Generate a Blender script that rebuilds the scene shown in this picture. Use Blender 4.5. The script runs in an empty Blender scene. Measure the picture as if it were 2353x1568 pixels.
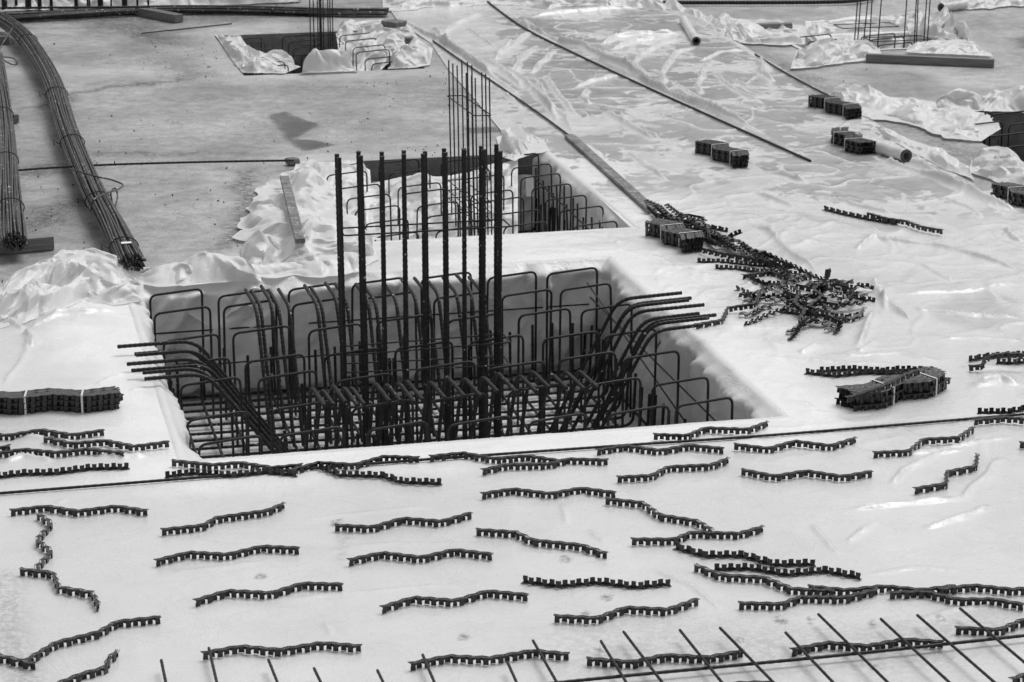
import bpy, math, random
import numpy as np
from mathutils import Vector
R = math.radians
rnd = random.Random(7)
scene = bpy.context.scene
col = scene.collection

# ------------------------------------------------------------------ camera and site measurements
# D = pixels of a 2353 x 1568 view of the photograph; used only to take measurements on the ground plane
F, HZ, UC, VC = 5600.0, -843.0, 1176.5, 784.0
TH = math.atan((VC - HZ) / F); CT, ST = math.cos(TH), math.sin(TH)
H = CT / .1577
def P(u, v, z=0.0):
    x = (u - UC) / F; y = -(v - VC) / F
    d = np.array([x, CT + y * ST, -ST + y * CT]); t = (z - H) / d[2]
    return np.array([0, 0, H]) + d * t
def PY(u, v, Y):
    x = (u - UC) / F; y = -(v - VC) / F
    d = np.array([x, CT + y * ST, -ST + y * CT]); t = Y / d[1]
    return np.array([0, 0, H]) + d * t
def to_d(X, Y, Z):
    zc = Y * CT - (Z - H) * ST; yc = Y * ST + (Z - H) * CT
    return UC + F * X / zc, VC - F * yc / zc
PHI = R(13.2)
A = np.array([math.cos(PHI), math.sin(PHI), 0]); B = np.array([-math.sin(PHI), math.cos(PHI), 0]); UP = np.array([0, 0, 1.0])
O = P(430, 1060)
def W(a, b, z=0.0): return O + A * a + B * b + UP * z
def L(u, v, z=0.0):
    p = P(u, v, z) - O; return float(p @ A), float(p @ B)
def t2d(tx, ty, p): return ((tx + p[0] / 2.139) / 1.7408, (ty + p[1] / 2.139) / 1.7408)

cam = bpy.data.cameras.new("camera"); co = bpy.data.objects.new("camera", cam); col.objects.link(co)
co.location = (0, 0, H); co.rotation_euler = (math.pi / 2 - TH, 0, 0)
cam.sensor_width = 36; cam.lens = 36 * F / 2353; cam.clip_start = .5; cam.clip_end = 500; cam.dof.use_dof = True; cam.dof.focus_distance = 19.5; cam.dof.aperture_fstop = 5.6
scene.camera = co

# ------------------------------------------------------------------ light
SUN_EL, SUN_AZ = R(58), R(35)         # azimuth clockwise from +Y: light from behind and to the right
w = bpy.data.worlds.new("World"); scene.world = w; w.use_nodes = True
nt = w.node_tree; nt.nodes.clear()
sky = nt.nodes.new("ShaderNodeTexSky"); sky.sky_type = 'NISHITA'; sky.sun_disc = False
sky.sun_elevation = SUN_EL; sky.sun_rotation = SUN_AZ; sky.dust_density = 4; sky.air_density = 2
bw = nt.nodes.new("ShaderNodeRGBToBW"); bg = nt.nodes.new("ShaderNodeBackground"); wo = nt.nodes.new("ShaderNodeOutputWorld")
bg.inputs[1].default_value = .13
nt.links.new(sky.outputs[0], bw.inputs[0]); nt.links.new(bw.outputs[0], bg.inputs[0]); nt.links.new(bg.outputs[0], wo.inputs[0])
sl = bpy.data.lights.new("sun", 'SUN'); sl.energy = 1.5; sl.angle = R(30); sl.color = (1, 1, 1)
so = bpy.data.objects.new("sun", sl); col.objects.link(so)
sd = Vector((math.sin(SUN_AZ) * math.cos(SUN_EL), math.cos(SUN_AZ) * math.cos(SUN_EL), math.sin(SUN_EL)))
so.rotation_euler = sd.to_track_quat('Z', 'Y').to_euler(); so.location = (0, 0, 20)
vs = scene.view_settings; vs.view_transform = 'Standard'; vs.look = 'None'; vs.gamma = 1; vs.exposure = -0.2
scene.cycles.max_bounces = 8

# ------------------------------------------------------------------ numpy noise
def _grad(ix, iy, seed):
    h = (ix.astype(np.int64) * 374761393 + iy.astype(np.int64) * 668265263 + seed * 144269504) & 0xffffffff
    h = ((h ^ (h >> 13)) * 1274126177) & 0xffffffff
    h = (h ^ (h >> 16)) & 1023
    a = h * (2 * math.pi / 1024)
    return np.cos(a), np.sin(a)
def noise(x, y, seed=0):
    x0 = np.floor(x); y0 = np.floor(y); fx = x - x0; fy = y - y0
    u = fx ** 3 * (fx * (fx * 6 - 15) + 10); v = fy ** 3 * (fy * (fy * 6 - 15) + 10)
    r = []
    for dx in (0, 1):
        for dy in (0, 1):
            gx, gy = _grad(x0 + dx, y0 + dy, seed); r.append(gx * (fx - dx) + gy * (fy - dy))
    return 1.41 * ((r[0] * (1 - u) + r[2] * u) * (1 - v) + (r[1] * (1 - u) + r[3] * u) * v)
def fbm(x, y, seed=0, n=4):
    s = 0; a = 1; t = 0
    for k in range(n):
        s = s + a * noise(x * 2 ** k, y * 2 ** k, seed + k * 17); t += a; a *= .5
    return s / t
def ridged(x, y, seed=0, n=3, p=2.0):
    s = 0; a = 1; t = 0
    for k in range(n):
        s = s + a * np.clip(1 - np.abs(noise(x * 2 ** k, y * 2 ** k, seed + 31 * k)) * 1.6, 0, 1) ** p; t += a; a *= .5
    return s / t
def facet(x, y, seed=0):
    """piecewise flat random relief with sharp creases, as in crumpled sheet"""
    wx_ = x + .35 * noise(x * .9, y * .9, seed + 91); wy_ = y + .35 * noise(x * .9 + 5, y * .9, seed + 92)
    x0 = np.floor(wx_); y0 = np.floor(wy_); fx = wx_ - x0; fy = wy_ - y0
    hh = lambda i, j: _grad(x0 + i, y0 + j, seed)[0]
    a, b, c, d = hh(0, 0), hh(1, 0), hh(0, 1), hh(1, 1); dg = _grad(x0, y0, seed + 77)[1] > 0
    t1 = np.where(fx > fy, a + (b - a) * fx + (d - b) * fy, a + (d - c) * fx + (c - a) * fy)
    t2 = np.where(fx + fy < 1, a + (b - a) * fx + (c - a) * fy, d + (c - d) * (1 - fx) + (b - d) * (1 - fy))
    return np.where(dg, t1, t2)
def sstep(a, b, x):
    t = np.clip((x - a) / (b - a), 0, 1); return t * t * (3 - 2 * t)
def poly_dist(X, Y, pts):
    """distance to a polyline and position along it (0..1)"""
    d = np.full(X.shape, 1e9); s = np.zeros(X.shape); sd_ = np.zeros(X.shape)
    seg = [math.hypot(q[0] - p[0], q[1] - p[1]) for p, q in zip(pts, pts[1:])]; tot = sum(seg); acc = 0
    for (p, q), l in zip(zip(pts, pts[1:]), seg):
        ex, ey = (q[0] - p[0]) / l, (q[1] - p[1]) / l
        t = np.clip((X - p[0]) * ex + (Y - p[1]) * ey, 0, l)
        dd = np.hypot(X - p[0] - t * ex, Y - p[1] - t * ey)
        m = dd < d
        d = np.where(m, dd, d); s = np.where(m, (acc + t) / tot, s)
        sd_ = np.where(m, (X - p[0]) * ey - (Y - p[1]) * ex, sd_); acc += l
    return d, s, sd_
def in_poly(X, Y, poly):
    r = np.zeros(X.shape, bool); n = len(poly)
    for i in range(n):
        x1, y1 = poly[i]; x2, y2 = poly[(i + 1) % n]
        c = ((y1 > Y) != (y2 > Y)) & (X < (x2 - x1) * (Y - y1) / ((y2 - y1) or 1e-9) + x1)
        r ^= c
    return r

# ------------------------------------------------------------------ materials (all neutral: the photograph is black and white)
def mat(name, base, rough=.5, spec=.5):
    m = bpy.data.materials.new(name); m.use_nodes = True
    b = m.node_tree.nodes["Principled BSDF"]
    b.inputs["Base Color"].default_value = (base, base, base, 1); b.inputs["Roughness"].default_value = rough
    b.inputs["Specular IOR Level"].default_value = spec
    return m, m.node_tree, b
class N:
    """tiny node helper"""
    def __init__(s, t): s.t = t
    def n(s, typ, **kw):
        x = s.t.nodes.new(typ)
        for k, v in kw.items(): setattr(x, k, v)
        return x
    def link(s, a, b): s.t.links.new(a, b)
    def noise(s, scale, detail=4, rough=.55, dist=0.0, vec=None):
        x = s.n("ShaderNodeTexNoise"); x.inputs["Scale"].default_value = scale; x.inputs["Detail"].default_value = detail
        x.inputs["Roughness"].default_value = rough; x.inputs["Distortion"].default_value = dist
        s.link(vec if vec is not None else s.pos(), x.inputs["Vector"]); return x.outputs["Fac"]
    def pos(s):
        g = s.n("ShaderNodeTexCoord"); return g.outputs["Object"]
    def ramp(s, fac, stops):
        x = s.n("ShaderNodeValToRGB"); e = x.color_ramp.elements
        while len(e) < len(stops): e.new(.5)
        for q, (p, c) in zip(e, stops): q.position = p; q.color = (c, c, c, 1)
        s.link(fac, x.inputs[0]); return x.outputs[0]
    def math(s, op, a, b=None):
        x = s.n("ShaderNodeMath", operation=op)
        for i, v in enumerate((a, b)):
            if v is None: continue
            if isinstance(v, (int, float)): x.inputs[i].default_value = v
            else: s.link(v, x.inputs[i])
        return x.outputs[0]
    def mix(s, fac, a, b):
        x = s.n("ShaderNodeMix", data_type='FLOAT')
        for i, v in zip((0, 2, 3), (fac, a, b)):
            if isinstance(v, (int, float)): x.inputs[i].default_value = v
            else: s.link(v, x.inputs[i])
        return x.outputs[0]
    def attr(s, name):
        x = s.n("ShaderNodeAttribute"); x.attribute_name = name; return x.outputs["Fac"]
    def bump(s, h, b, strength=.3, dist=.01):
        x = s.n("ShaderNodeBump"); x.inputs["Strength"].default_value = strength; x.inputs["Distance"].default_value = dist
        s.link(h, x.inputs["Height"]); s.link(x.outputs[0], b.inputs["Normal"])

# concrete: mottled, damp, with stains held in the mesh attribute 'stain' and damp, puddle reflection and pit shade in 'wet'
M_CON, t, b = mat("damp_concrete", .3, .6); n = N(t)
c = n.mix(n.ramp(n.noise(.5, 6, .65), [(.4, 0), (.6, 1)]), .30, .47)
c = n.mix(n.ramp(n.noise(5, 6, .75), [(.38, 0), (.62, 1)]), n.math('MULTIPLY', c, .76), n.math('MULTIPLY', c, 1.15))
c = n.mix(n.ramp(n.noise(60, 3, .7), [(.4, 0), (.6, 1)]), n.math('MULTIPLY', c, .82), n.math('MULTIPLY', c, 1.12))
speck = n.ramp(n.noise(24, 2, .5), [(.685, 0), (.71, 1)])
c = n.mix(n.math('MULTIPLY', speck, .8), c, .07)
st = n.math('MULTIPLY', n.attr("stain"), n.ramp(n.noise(14, 6, .8), [(.40, 0), (.53, 1)]))
c = n.mix(st, c, .045)
grit = n.math('MULTIPLY', n.ramp(n.noise(.8, 5, .7), [(.5, 0), (.62, 1)]), n.ramp(n.noise(34, 4, .8), [(.52, 0), (.6, 1)]))
c = n.mix(n.math('MULTIPLY', grit, .55), c, .09)
crk = n.math('MULTIPLY', n.ramp(n.noise(.9, 3, .6, .6), [(.494, 0), (.5, 1), (.506, 0)]), n.ramp(n.noise(.5, 3), [(.48, 0), (.55, 1)]))
c = n.mix(n.math('MULTIPLY', crk, .5), c, .12)
c = n.mix(n.attr("pale"), c, .68)
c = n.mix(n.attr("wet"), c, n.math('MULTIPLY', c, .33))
n.link(c, b.inputs["Base Color"])
rg = n.mix(n.ramp(n.noise(1.3, 4), [(.4, 0), (.62, 1)]), .34, .62)
n.link(n.mix(n.attr("wet"), rg, .07), b.inputs["Roughness"])
n.bump(n.noise(45, 5, .7), b, .35, .006)

# ground film: white polythene, grey where it clings wet, with building reflections painted into that grey
M_FILM, t, b = mat("white_polythene", .74, .3); n = N(t)
cl = n.attr("cling_reflect")
c = n.mix(n.ramp(n.noise(.9, 5, .6), [(.3, 0), (.7, 1)]), .66, .74)
c = n.mix(n.ramp(n.noise(2.0, 2, .5, .8), [(.57, 0), (.66, 1)]), c, n.math('MULTIPLY', c, .965))
c = n.mix(n.ramp(n.noise(3.2, 1.5, .5, 1.0), [(.494, 0), (.5, 1), (.506, 0)]), c, n.math('MULTIPLY', c, .965))
c = n.mix(n.attr("dry"), c, .9)
c = n.mix(n.attr("dirt"), c, n.math('MULTIPLY', c, n.ramp(n.noise(24, 5, .75), [(.42, .30), (.62, 1)])))
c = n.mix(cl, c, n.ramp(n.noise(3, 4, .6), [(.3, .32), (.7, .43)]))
n.link(c, b.inputs["Base Color"])
n.link(n.mix(cl, n.ramp(n.noise(4, 4), [(.35, .18), (.7, .34)]), .12), b.inputs["Roughness"])
h = n.math('ADD', n.math('MULTIPLY', n.noise(22, 4, .6, 1.0), .5), n.math('MULTIPLY', n.ramp(n.noise(95, 2, .5), [(.55, 0), (.7, 1)]), .35))
ln_ = n.math('ADD', n.ramp(n.noise(1.1, 3, .5, 1.2), [(.488, 0), (.5, 1), (.512, 0)]), n.math('MULTIPLY', n.ramp(n.noise(2.7, 3, .5, 1.5), [(.482, 0), (.5, 1), (.518, 0)]), .6))
h = n.math('ADD', h, n.math('MULTIPLY', ln_, .55)); n.bump(h, b, .34, .006)

# loose, crumpled film: lets some daylight through
def film_loose(name, base, trans, bumpk):
    m, t, b = mat(name, base, .38); n = N(t)
    n.link(n.ramp(n.noise(2.5, 4), [(.3, base * .94), (.7, base * 1.03)]), b.inputs["Base Color"])
    n.bump(n.math('ADD', n.noise(14, 5, .6, .8), n.ramp(n.noise(4, 3, .5, 1.5), [(.47, 0), (.5, 1), (.53, 0)])), b, bumpk, .012)
    tr = n.n("ShaderNodeBsdfTranslucent"); tr.inputs[0].default_value = (.9, .9, .9, 1)
    mx = n.n("ShaderNodeMixShader"); mx.inputs[0].default_value = trans
    n.link(b.outputs[0], mx.inputs[1]); n.link(tr.outputs[0], mx.inputs[2])
    n.link(mx.outputs[0], t.nodes["Material Output"].inputs[0]); return m
M_CRUM = film_loose("crumpled_polythene", .9, .22, .2)
M_LINE = film_loose("lining_polythene", .82, .08, .25)

# reinforcing steel: dark, ribbed, splashed with mortar
M_BAR, t, b = mat("rebar_steel", .03, .55, .3); n = N(t)
c = n.ramp(n.noise(9, 4), [(.3, .012), (.7, .032)])
sp = n.ramp(n.noise(28, 2, .4), [(.715, 0), (.73, 1)])
c = n.mix(sp, c, .55); n.link(c, b.inputs["Base Color"]); n.bump(n.noise(120, 2), b, .3, .003)
M_BARC, t, b = mat("clean_rebar_steel", .035, .55, .3); n = N(t)
n.link(n.ramp(n.noise(9, 4), [(.3, .014), (.7, .036)]), b.inputs["Base Color"]); n.bump(n.noise(120, 2), b, .3, .003)
M_STOCK, t, b = mat("stock_rebar_steel", .1, .45); n = N(t)
c = n.ramp(n.noise(6, 4), [(.3, .028), (.7, .08)])
c = n.mix(n.ramp(n.noise(22, 2, .4), [(.68, 0), (.70, 1)]), c, .6); n.link(c, b.inputs["Base Color"])
M_PLAS, t, b = mat("black_plastic", .018, .32); n = N(t)
n.link(n.ramp(n.noise(20, 3), [(.3, .013), (.7, .028)]), b.inputs["Base Color"])
M_RAIL, t, b = mat("skylit_black_plastic", .08, .25); n = N(t)  # same plastic, sky light on the upper faces lightened into the colour
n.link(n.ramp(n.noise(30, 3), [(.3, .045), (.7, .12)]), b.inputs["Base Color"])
M_TOP, _, _ = mat("wet_skylit_plastic", .15, .15)  # stack tops: wet gloss, plus the grazing sky reflection as a paler base
M_WOOD, t, b = mat("wet_timber", .15, .35); n = N(t)
mp = n.n("ShaderNodeMapping"); mp.inputs["Scale"].default_value = (2, 40, 40); n.link(n.pos(), mp.inputs[0])
n.link(n.ramp(n.noise(1.5, 6, .65, .6, mp.outputs[0]), [(.3, .10), (.7, .25)]), b.inputs["Base Color"])
M_BOARD, t, b = mat("weathered_board", .25, .6); n = N(t)
c = n.ramp(n.noise(5, 6, .7), [(.35, .08), (.65, .24)]); n.link(n.mix(n.ramp(n.noise(15, 4, .7), [(.58, 0), (.64, 1)]), c, .5), b.inputs["Base Color"])
M_STRAP, _, _ = mat("white_strap", .7, .4)
M_TAG, _, _ = mat("paper_tag", .85, .6)
M_STONE, t, b = mat("broken_concrete", .2, .8); n = N(t)
n.link(n.ramp(n.noise(12, 5, .7), [(.3, .08), (.7, .24)]), b.inputs["Base Color"]); n.bump(n.noise(20, 5), b, .6, .02)
M_CARD, t, b = mat("cardboard_core", .12, .8); n = N(t)
n.link(n.ramp(n.noise(12, 4), [(.3, .05), (.7, .13)]), b.inputs["Base Color"])

# ------------------------------------------------------------------ objects
def put(name, verts, faces, m, parent=None, smooth=False, attrs=None):
    me = bpy.data.meshes.new(name)
    V = np.asarray(verts, np.float32)
    if isinstance(faces, np.ndarray):
        me.vertices.add(len(V)); me.vertices.foreach_set("co", V.ravel())
        k = faces.shape[1]
        me.loops.add(faces.size); me.loops.foreach_set("vertex_index", faces.astype(np.int32).ravel())
        me.polygons.add(len(faces)); me.polygons.foreach_set("loop_start", np.arange(0, faces.size, k, dtype=np.int32))
        me.update(calc_edges=True)
    else:
        me.from_pydata(V.tolist(), [], faces)
    me.validate(); me.update()
    if attrs:
        for k, a in attrs.items():
            at = me.attributes.new(k, 'FLOAT', 'POINT'); at.data.foreach_set("value", np.asarray(a, np.float32).ravel())
    if smooth: me.polygons.foreach_set("use_smooth", [True] * len(me.polygons))
    me.materials.append(m)
    o = bpy.data.objects.new(name, me); col.objects.link(o)
    if parent is not None: o.parent = parent; o.matrix_parent_inverse.identity(); o.location = -Vector(parent.location)
    return o
def tag(o, label, cat, group=None):
    o["label"] = label; o["category"] = cat
    if group: o["group"] = group
    return o
def empty(name, loc, label, cat, group=None):
    o = bpy.data.objects.new(name, None); o.empty_display_size = .1; col.objects.link(o)
    o.location = Vector([float(q) for q in loc]); return tag(o, label, cat, group)

class MB:
    def __init__(s): s.v = []; s.f = []
    def hexa(s, p):          # 8 corners: bottom 0-3, top 4-7
        k = len(s.v); s.v += [tuple(map(float, q)) for q in p]
        s.f += [(k, k + 3, k + 2, k + 1), (k + 4, k + 5, k + 6, k + 7)] + [(k + i, k + (i + 1) % 4, k + 4 + (i + 1) % 4, k + 4 + i) for i in range(4)]
    def box(s, c, ex, ey, ez):   # centre and three half-axes
        c, ex, ey, ez = map(np.asarray, (c, ex, ey, ez))
        s.hexa([c - ex - ey - ez, c + ex - ey - ez, c + ex + ey - ez, c - ex + ey - ez, c - ex - ey + ez, c + ex - ey + ez, c + ex + ey + ez, c - ex + ey + ez])
    def tube(s, pts, r, sides=8, rib=0.0, step=None):
        pts = np.asarray(pts, float)
        if step:
            seg = np.linalg.norm(np.diff(pts, axis=0), axis=1); cum = np.r_[0, np.cumsum(seg)]
            q = np.linspace(0, cum[-1], max(2, int(cum[-1] / step) + 1))
            pts = np.stack([np.interp(q, cum, pts[:, i]) for i in range(3)], 1)
        T = np.gradient(pts, axis=0); T /= np.linalg.norm(T, axis=1)[:, None] + 1e-12
        up = np.array([0, 0, 1.]) if abs(T[0][2]) < .9 else np.array([1., 0, 0])
        n0 = np.cross(T[0], up); n0 /= np.linalg.norm(n0); k0 = len(s.v); an = np.arange(sides) * 2 * math.pi / sides
        for i, (p, tt) in enumerate(zip(pts, T)):
            n0 = n0 - tt * (n0 @ tt); n0 /= np.linalg.norm(n0); b0 = np.cross(tt, n0)
            rr = r * (1 + (rib if i % 2 else -rib))
            ring = p + rr * (np.cos(an)[:, None] * n0 + np.sin(an)[:, None] * b0)
            s.v += [tuple(q) for q in ring.tolist()]
        m = len(pts)
        for i in range(m - 1):
            for j in range(sides):
                a0 = k0 + i * sides + j; a1 = k0 + i * sides + (j + 1) % sides
                s.f.append((a0, a1, a1 + sides, a0 + sides))
        s.f.append(tuple(k0 + j for j in range(sides))[::-1]); s.f.append(tuple(k0 + (m - 1) * sides + j for j in range(sides)))
    def put(s, name, m, parent=None, smooth=False): return put(name, s.v, s.f, m, parent, smooth)
def fillet(pts, r, n=5):
    pts = [np.asarray(p, float) for p in pts]; out = [pts[0]]
    for i in range(1, len(pts) - 1):
        a = pts[i - 1] - pts[i]; c = pts[i + 1] - pts[i]; la, lc = np.linalg.norm(a), np.linalg.norm(c)
        d = min(r, la * .45, lc * .45); p0 = pts[i] + a / la * d; p1 = pts[i] + c / lc * d
        for k in range(n + 1):
            t = k / n; out.append((1 - t) ** 2 * p0 + 2 * t * (1 - t) * pts[i] + t * t * p1)
    out.append(pts[-1]); return out
def bar(name, pts, r, m=None, parent=None, sides=8, rib=.05, step=None):
    mb = MB(); mb.tube(pts, r, sides, rib if step else 0, step); return mb.put(name, m or M_BAR, parent, smooth=not step)
def smooth_curve(ctrl, n):
    ctrl = np.asarray(ctrl, float); k = len(ctrl); out = []
    ext = np.vstack([2 * ctrl[0] - ctrl[1], ctrl, 2 * ctrl[-1] - ctrl[-2]])
    for t in np.linspace(0, k - 1 - 1e-6, n):
        i = int(t); f = t - i; p0, p1, p2, p3 = ext[i], ext[i + 1], ext[i + 2], ext[i + 3]
        out.append(.5 * (2 * p1 + (p2 - p0) * f + (2 * p0 - 5 * p1 + 4 * p2 - p3) * f * f + (3 * p1 - p0 - 3 * p2 + p3) * f ** 3))
    return np.array(out)

# ------------------------------------------------------------------ ground slab with its pits
PITS = {'main': (0, 4.78, 0, 5.3, 1.15), 'mid': (2.55, 5.43, 6.56, 10.62, 1.0), 'far': (2.55, 5.2, 16.8, 20.5, .9),
        'right': (10.88, 14.5, 8.2, 12.0, 1.0), 'top': (11.15, 13.5, 16.85, 18.3, .9)}
def grid_lines(lo, hi, step, extra):
    g = set(np.round(np.arange(lo, hi, step), 4).tolist()) | set(extra)
    g |= {lo - q for q in (2, 6, 15, 40, 90)} | {hi + q for q in (0, 2, 6, 15, 40, 90)}
    g = sorted(g); o = [g[0]]
    for q in g[1:]:
        if q in extra or q - o[-1] > step * .3: o.append(q)
        if len(o) > 1 and q in extra and o[-1] - o[-2] < step * .3 and o[-2] not in extra: o.pop(-2)
    return np.array(o)
ga = grid_lines(-8, 15.5, .055, [v for p in PITS.values() for v in p[:2]])
gb = grid_lines(4, 26, .055, [v for p in PITS.values() for v in p[2:4]])
GA, GB = np.meshgrid(ga, gb, indexing='ij')
X = O[0] + A[0] * GA + B[0] * GB; Y = O[1] + A[1] * GA + B[1] * GB
Z = np.where((np.abs(GA) < 30) & (np.abs(GB) < 40), .012 * fbm(X * .35, Y * .35, 3), 0) - .008
for (a0, a1, b0, b1, d) in PITS.values():
    dd = np.maximum(np.maximum(a0 - GA, GA - a1), np.maximum(b0 - GB, GB - b1)); Z = np.where(np.abs(dd) < .12, -.004, Z)
stain = np.zeros(X.shape); pale = np.zeros(X.shape); wet = np.zeros(X.shape)
wx = X + .25 * fbm(X * 1.7, Y * 1.7, 5); wy = Y + .45 * fbm(X * 1.7, Y * 1.7, 9)
def dpl(pts): return [tuple(P(*p)[:2]) for p in pts]
def mark(arr, pts, wid, amt):
    d, s, _ = poly_dist(wx, wy, dpl(pts)); arr[:] = np.maximum(arr, amt * np.exp(-(d / wid) ** 2))
# dirty seams of the pour, cracks and gritty patches
mark(stain, [(150, 218), (300, 192), (400, 185), (440, 165)], .10, .9)
mark(stain, [(440, 165), (420, 130), (380, 85), (300, 65), (240, 50)], .55, .75)
mark(stain, [(560, 390), (575, 470), (550, 530), (460, 600)], .16, .85)
mark(stain, [(100, 245), (160, 220)], .15, .8); mark(stain, [(60, 400), (95, 385), (120, 390)], .22, .9)
mark(stain, [(85, 515), (150, 470), (180, 455)], .25, .9); mark(stain, [(230, 355), (480, 352), (900, 345)], .12, .5)
mark(stain, [(1905, 225), (2050, 275), (2170, 320), (2240, 390)], .45, .6)
mark(stain, [(1690, 95), (1790, 150), (1900, 215)], .35, .6); mark(stain, [(2190, 60), (2250, 85), (2330, 120)], .3, .7)
mark(stain, [(0, 45), (200, 42), (700, 34)], .7, .8)
mark(stain, [(1960, 150), (2130, 200)], .5, .25)
mark(stain, [(165, 214), (235, 202), (330, 192), (400, 188), (445, 178)], .05, 1.0); mark(stain, [(440, 120), (448, 150), (455, 170)], .35, .8)
mark(stain, [(280, 60), (340, 80), (400, 100), (430, 130)], .5, .8); mark(stain, [(230, 352), (560, 352), (900, 346), (1130, 330)], .12, .7)
mark(stain, [(350, 150), (480, 172), (620, 185)], .3, .45); mark(stain, [(470, 190), (620, 195), (800, 200)], .4, .35); mark(stain, [(700, 205), (900, 225), (1010, 235)], .5, .3)
for q in ([(1870, 130), (2040, 145), (2200, 190)], [(470, 70), (620, 60)], [(420, 110), (560, 170)], [(2200, 75), (2290, 112)], [(490, 610), (640, 600)], [(80, 165), (350, 165)], [(560, 178), (985, 163)], [(500, 76), (560, 168)], [(690, 360), (1150, 340)]): mark(pale, q, .5, .4)
# standing water and damp patches, the puddle's dark reflection also put into the colour
def pool(poly, soft, amt):
    pw = [tuple(P(*p)[:2]) for p in poly]
    px_, py_ = X + (wx - X) * .3, Y + (wy - Y) * .3; m = in_poly(px_, py_, pw); d = np.full(X.shape, 9.0)
    for i in range(len(pw)):
        dd, _, _ = poly_dist(px_, py_, [pw[i], pw[(i + 1) % len(pw)]]); d = np.minimum(d, dd)
    wet[:] = np.maximum(wet, amt * np.where(m, sstep(0, soft, d), 0))
pool([(610, 262), (660, 254), (745, 285), (690, 318), (740, 322), (790, 330), (700, 350), (660, 335)], .12, 1)
pool([(1060, 290), (1150, 288), (1165, 303), (1065, 306)], .1, .9)
pool([(2010, 160), (2100, 150), (2210, 180), (2180, 205), (2050, 190)], .6, .55)
pool([(2290, 85), (2400, 70), (2500, 110), (2330, 115)], .4, .7)
pool([(480, 320), (600, 330), (680, 345), (480, 345)], .3, .35)
vidx = np.arange(GA.size).reshape(GA.shape)
ca = (ga[:-1] + ga[1:]) / 2; cb = (gb[:-1] + gb[1:]) / 2
CA, CB = np.meshgrid(ca, cb, indexing='ij'); keep = np.ones(CA.shape, bool)
for (a0, a1, b0, b1, d) in PITS.values(): keep &= ~((CA > a0) & (CA < a1) & (CB > b0) & (CB < b1))
q = np.stack([vidx[:-1, :-1], vidx[1:, :-1], vidx[1:, 1:], vidx[:-1, 1:]], -1)[keep]
used = np.unique(q); remap = np.zeros(GA.size, int); remap[used] = np.arange(len(used))
V = np.stack([X.ravel(), Y.ravel(), Z.ravel()], 1)[used]; q = remap[q]
AT = {k: v.ravel()[used].tolist() for k, v in (('stain', stain), ('pale', pale), ('wet', wet))}
V = V.tolist(); q = q.tolist()
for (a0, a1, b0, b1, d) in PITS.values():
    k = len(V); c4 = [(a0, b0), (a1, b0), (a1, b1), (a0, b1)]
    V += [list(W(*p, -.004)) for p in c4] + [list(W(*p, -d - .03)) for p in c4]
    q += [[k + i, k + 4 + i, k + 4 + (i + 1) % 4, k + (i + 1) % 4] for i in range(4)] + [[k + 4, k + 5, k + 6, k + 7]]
    for k_, a in AT.items(): a += [.55 if k_ == 'wet' else 0] * 8  # pit concrete: damp, with its shade darkened into the colour
g = put('ground', V, np.array(q), M_CON, attrs=AT); g['kind'] = 'structure'

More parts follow.
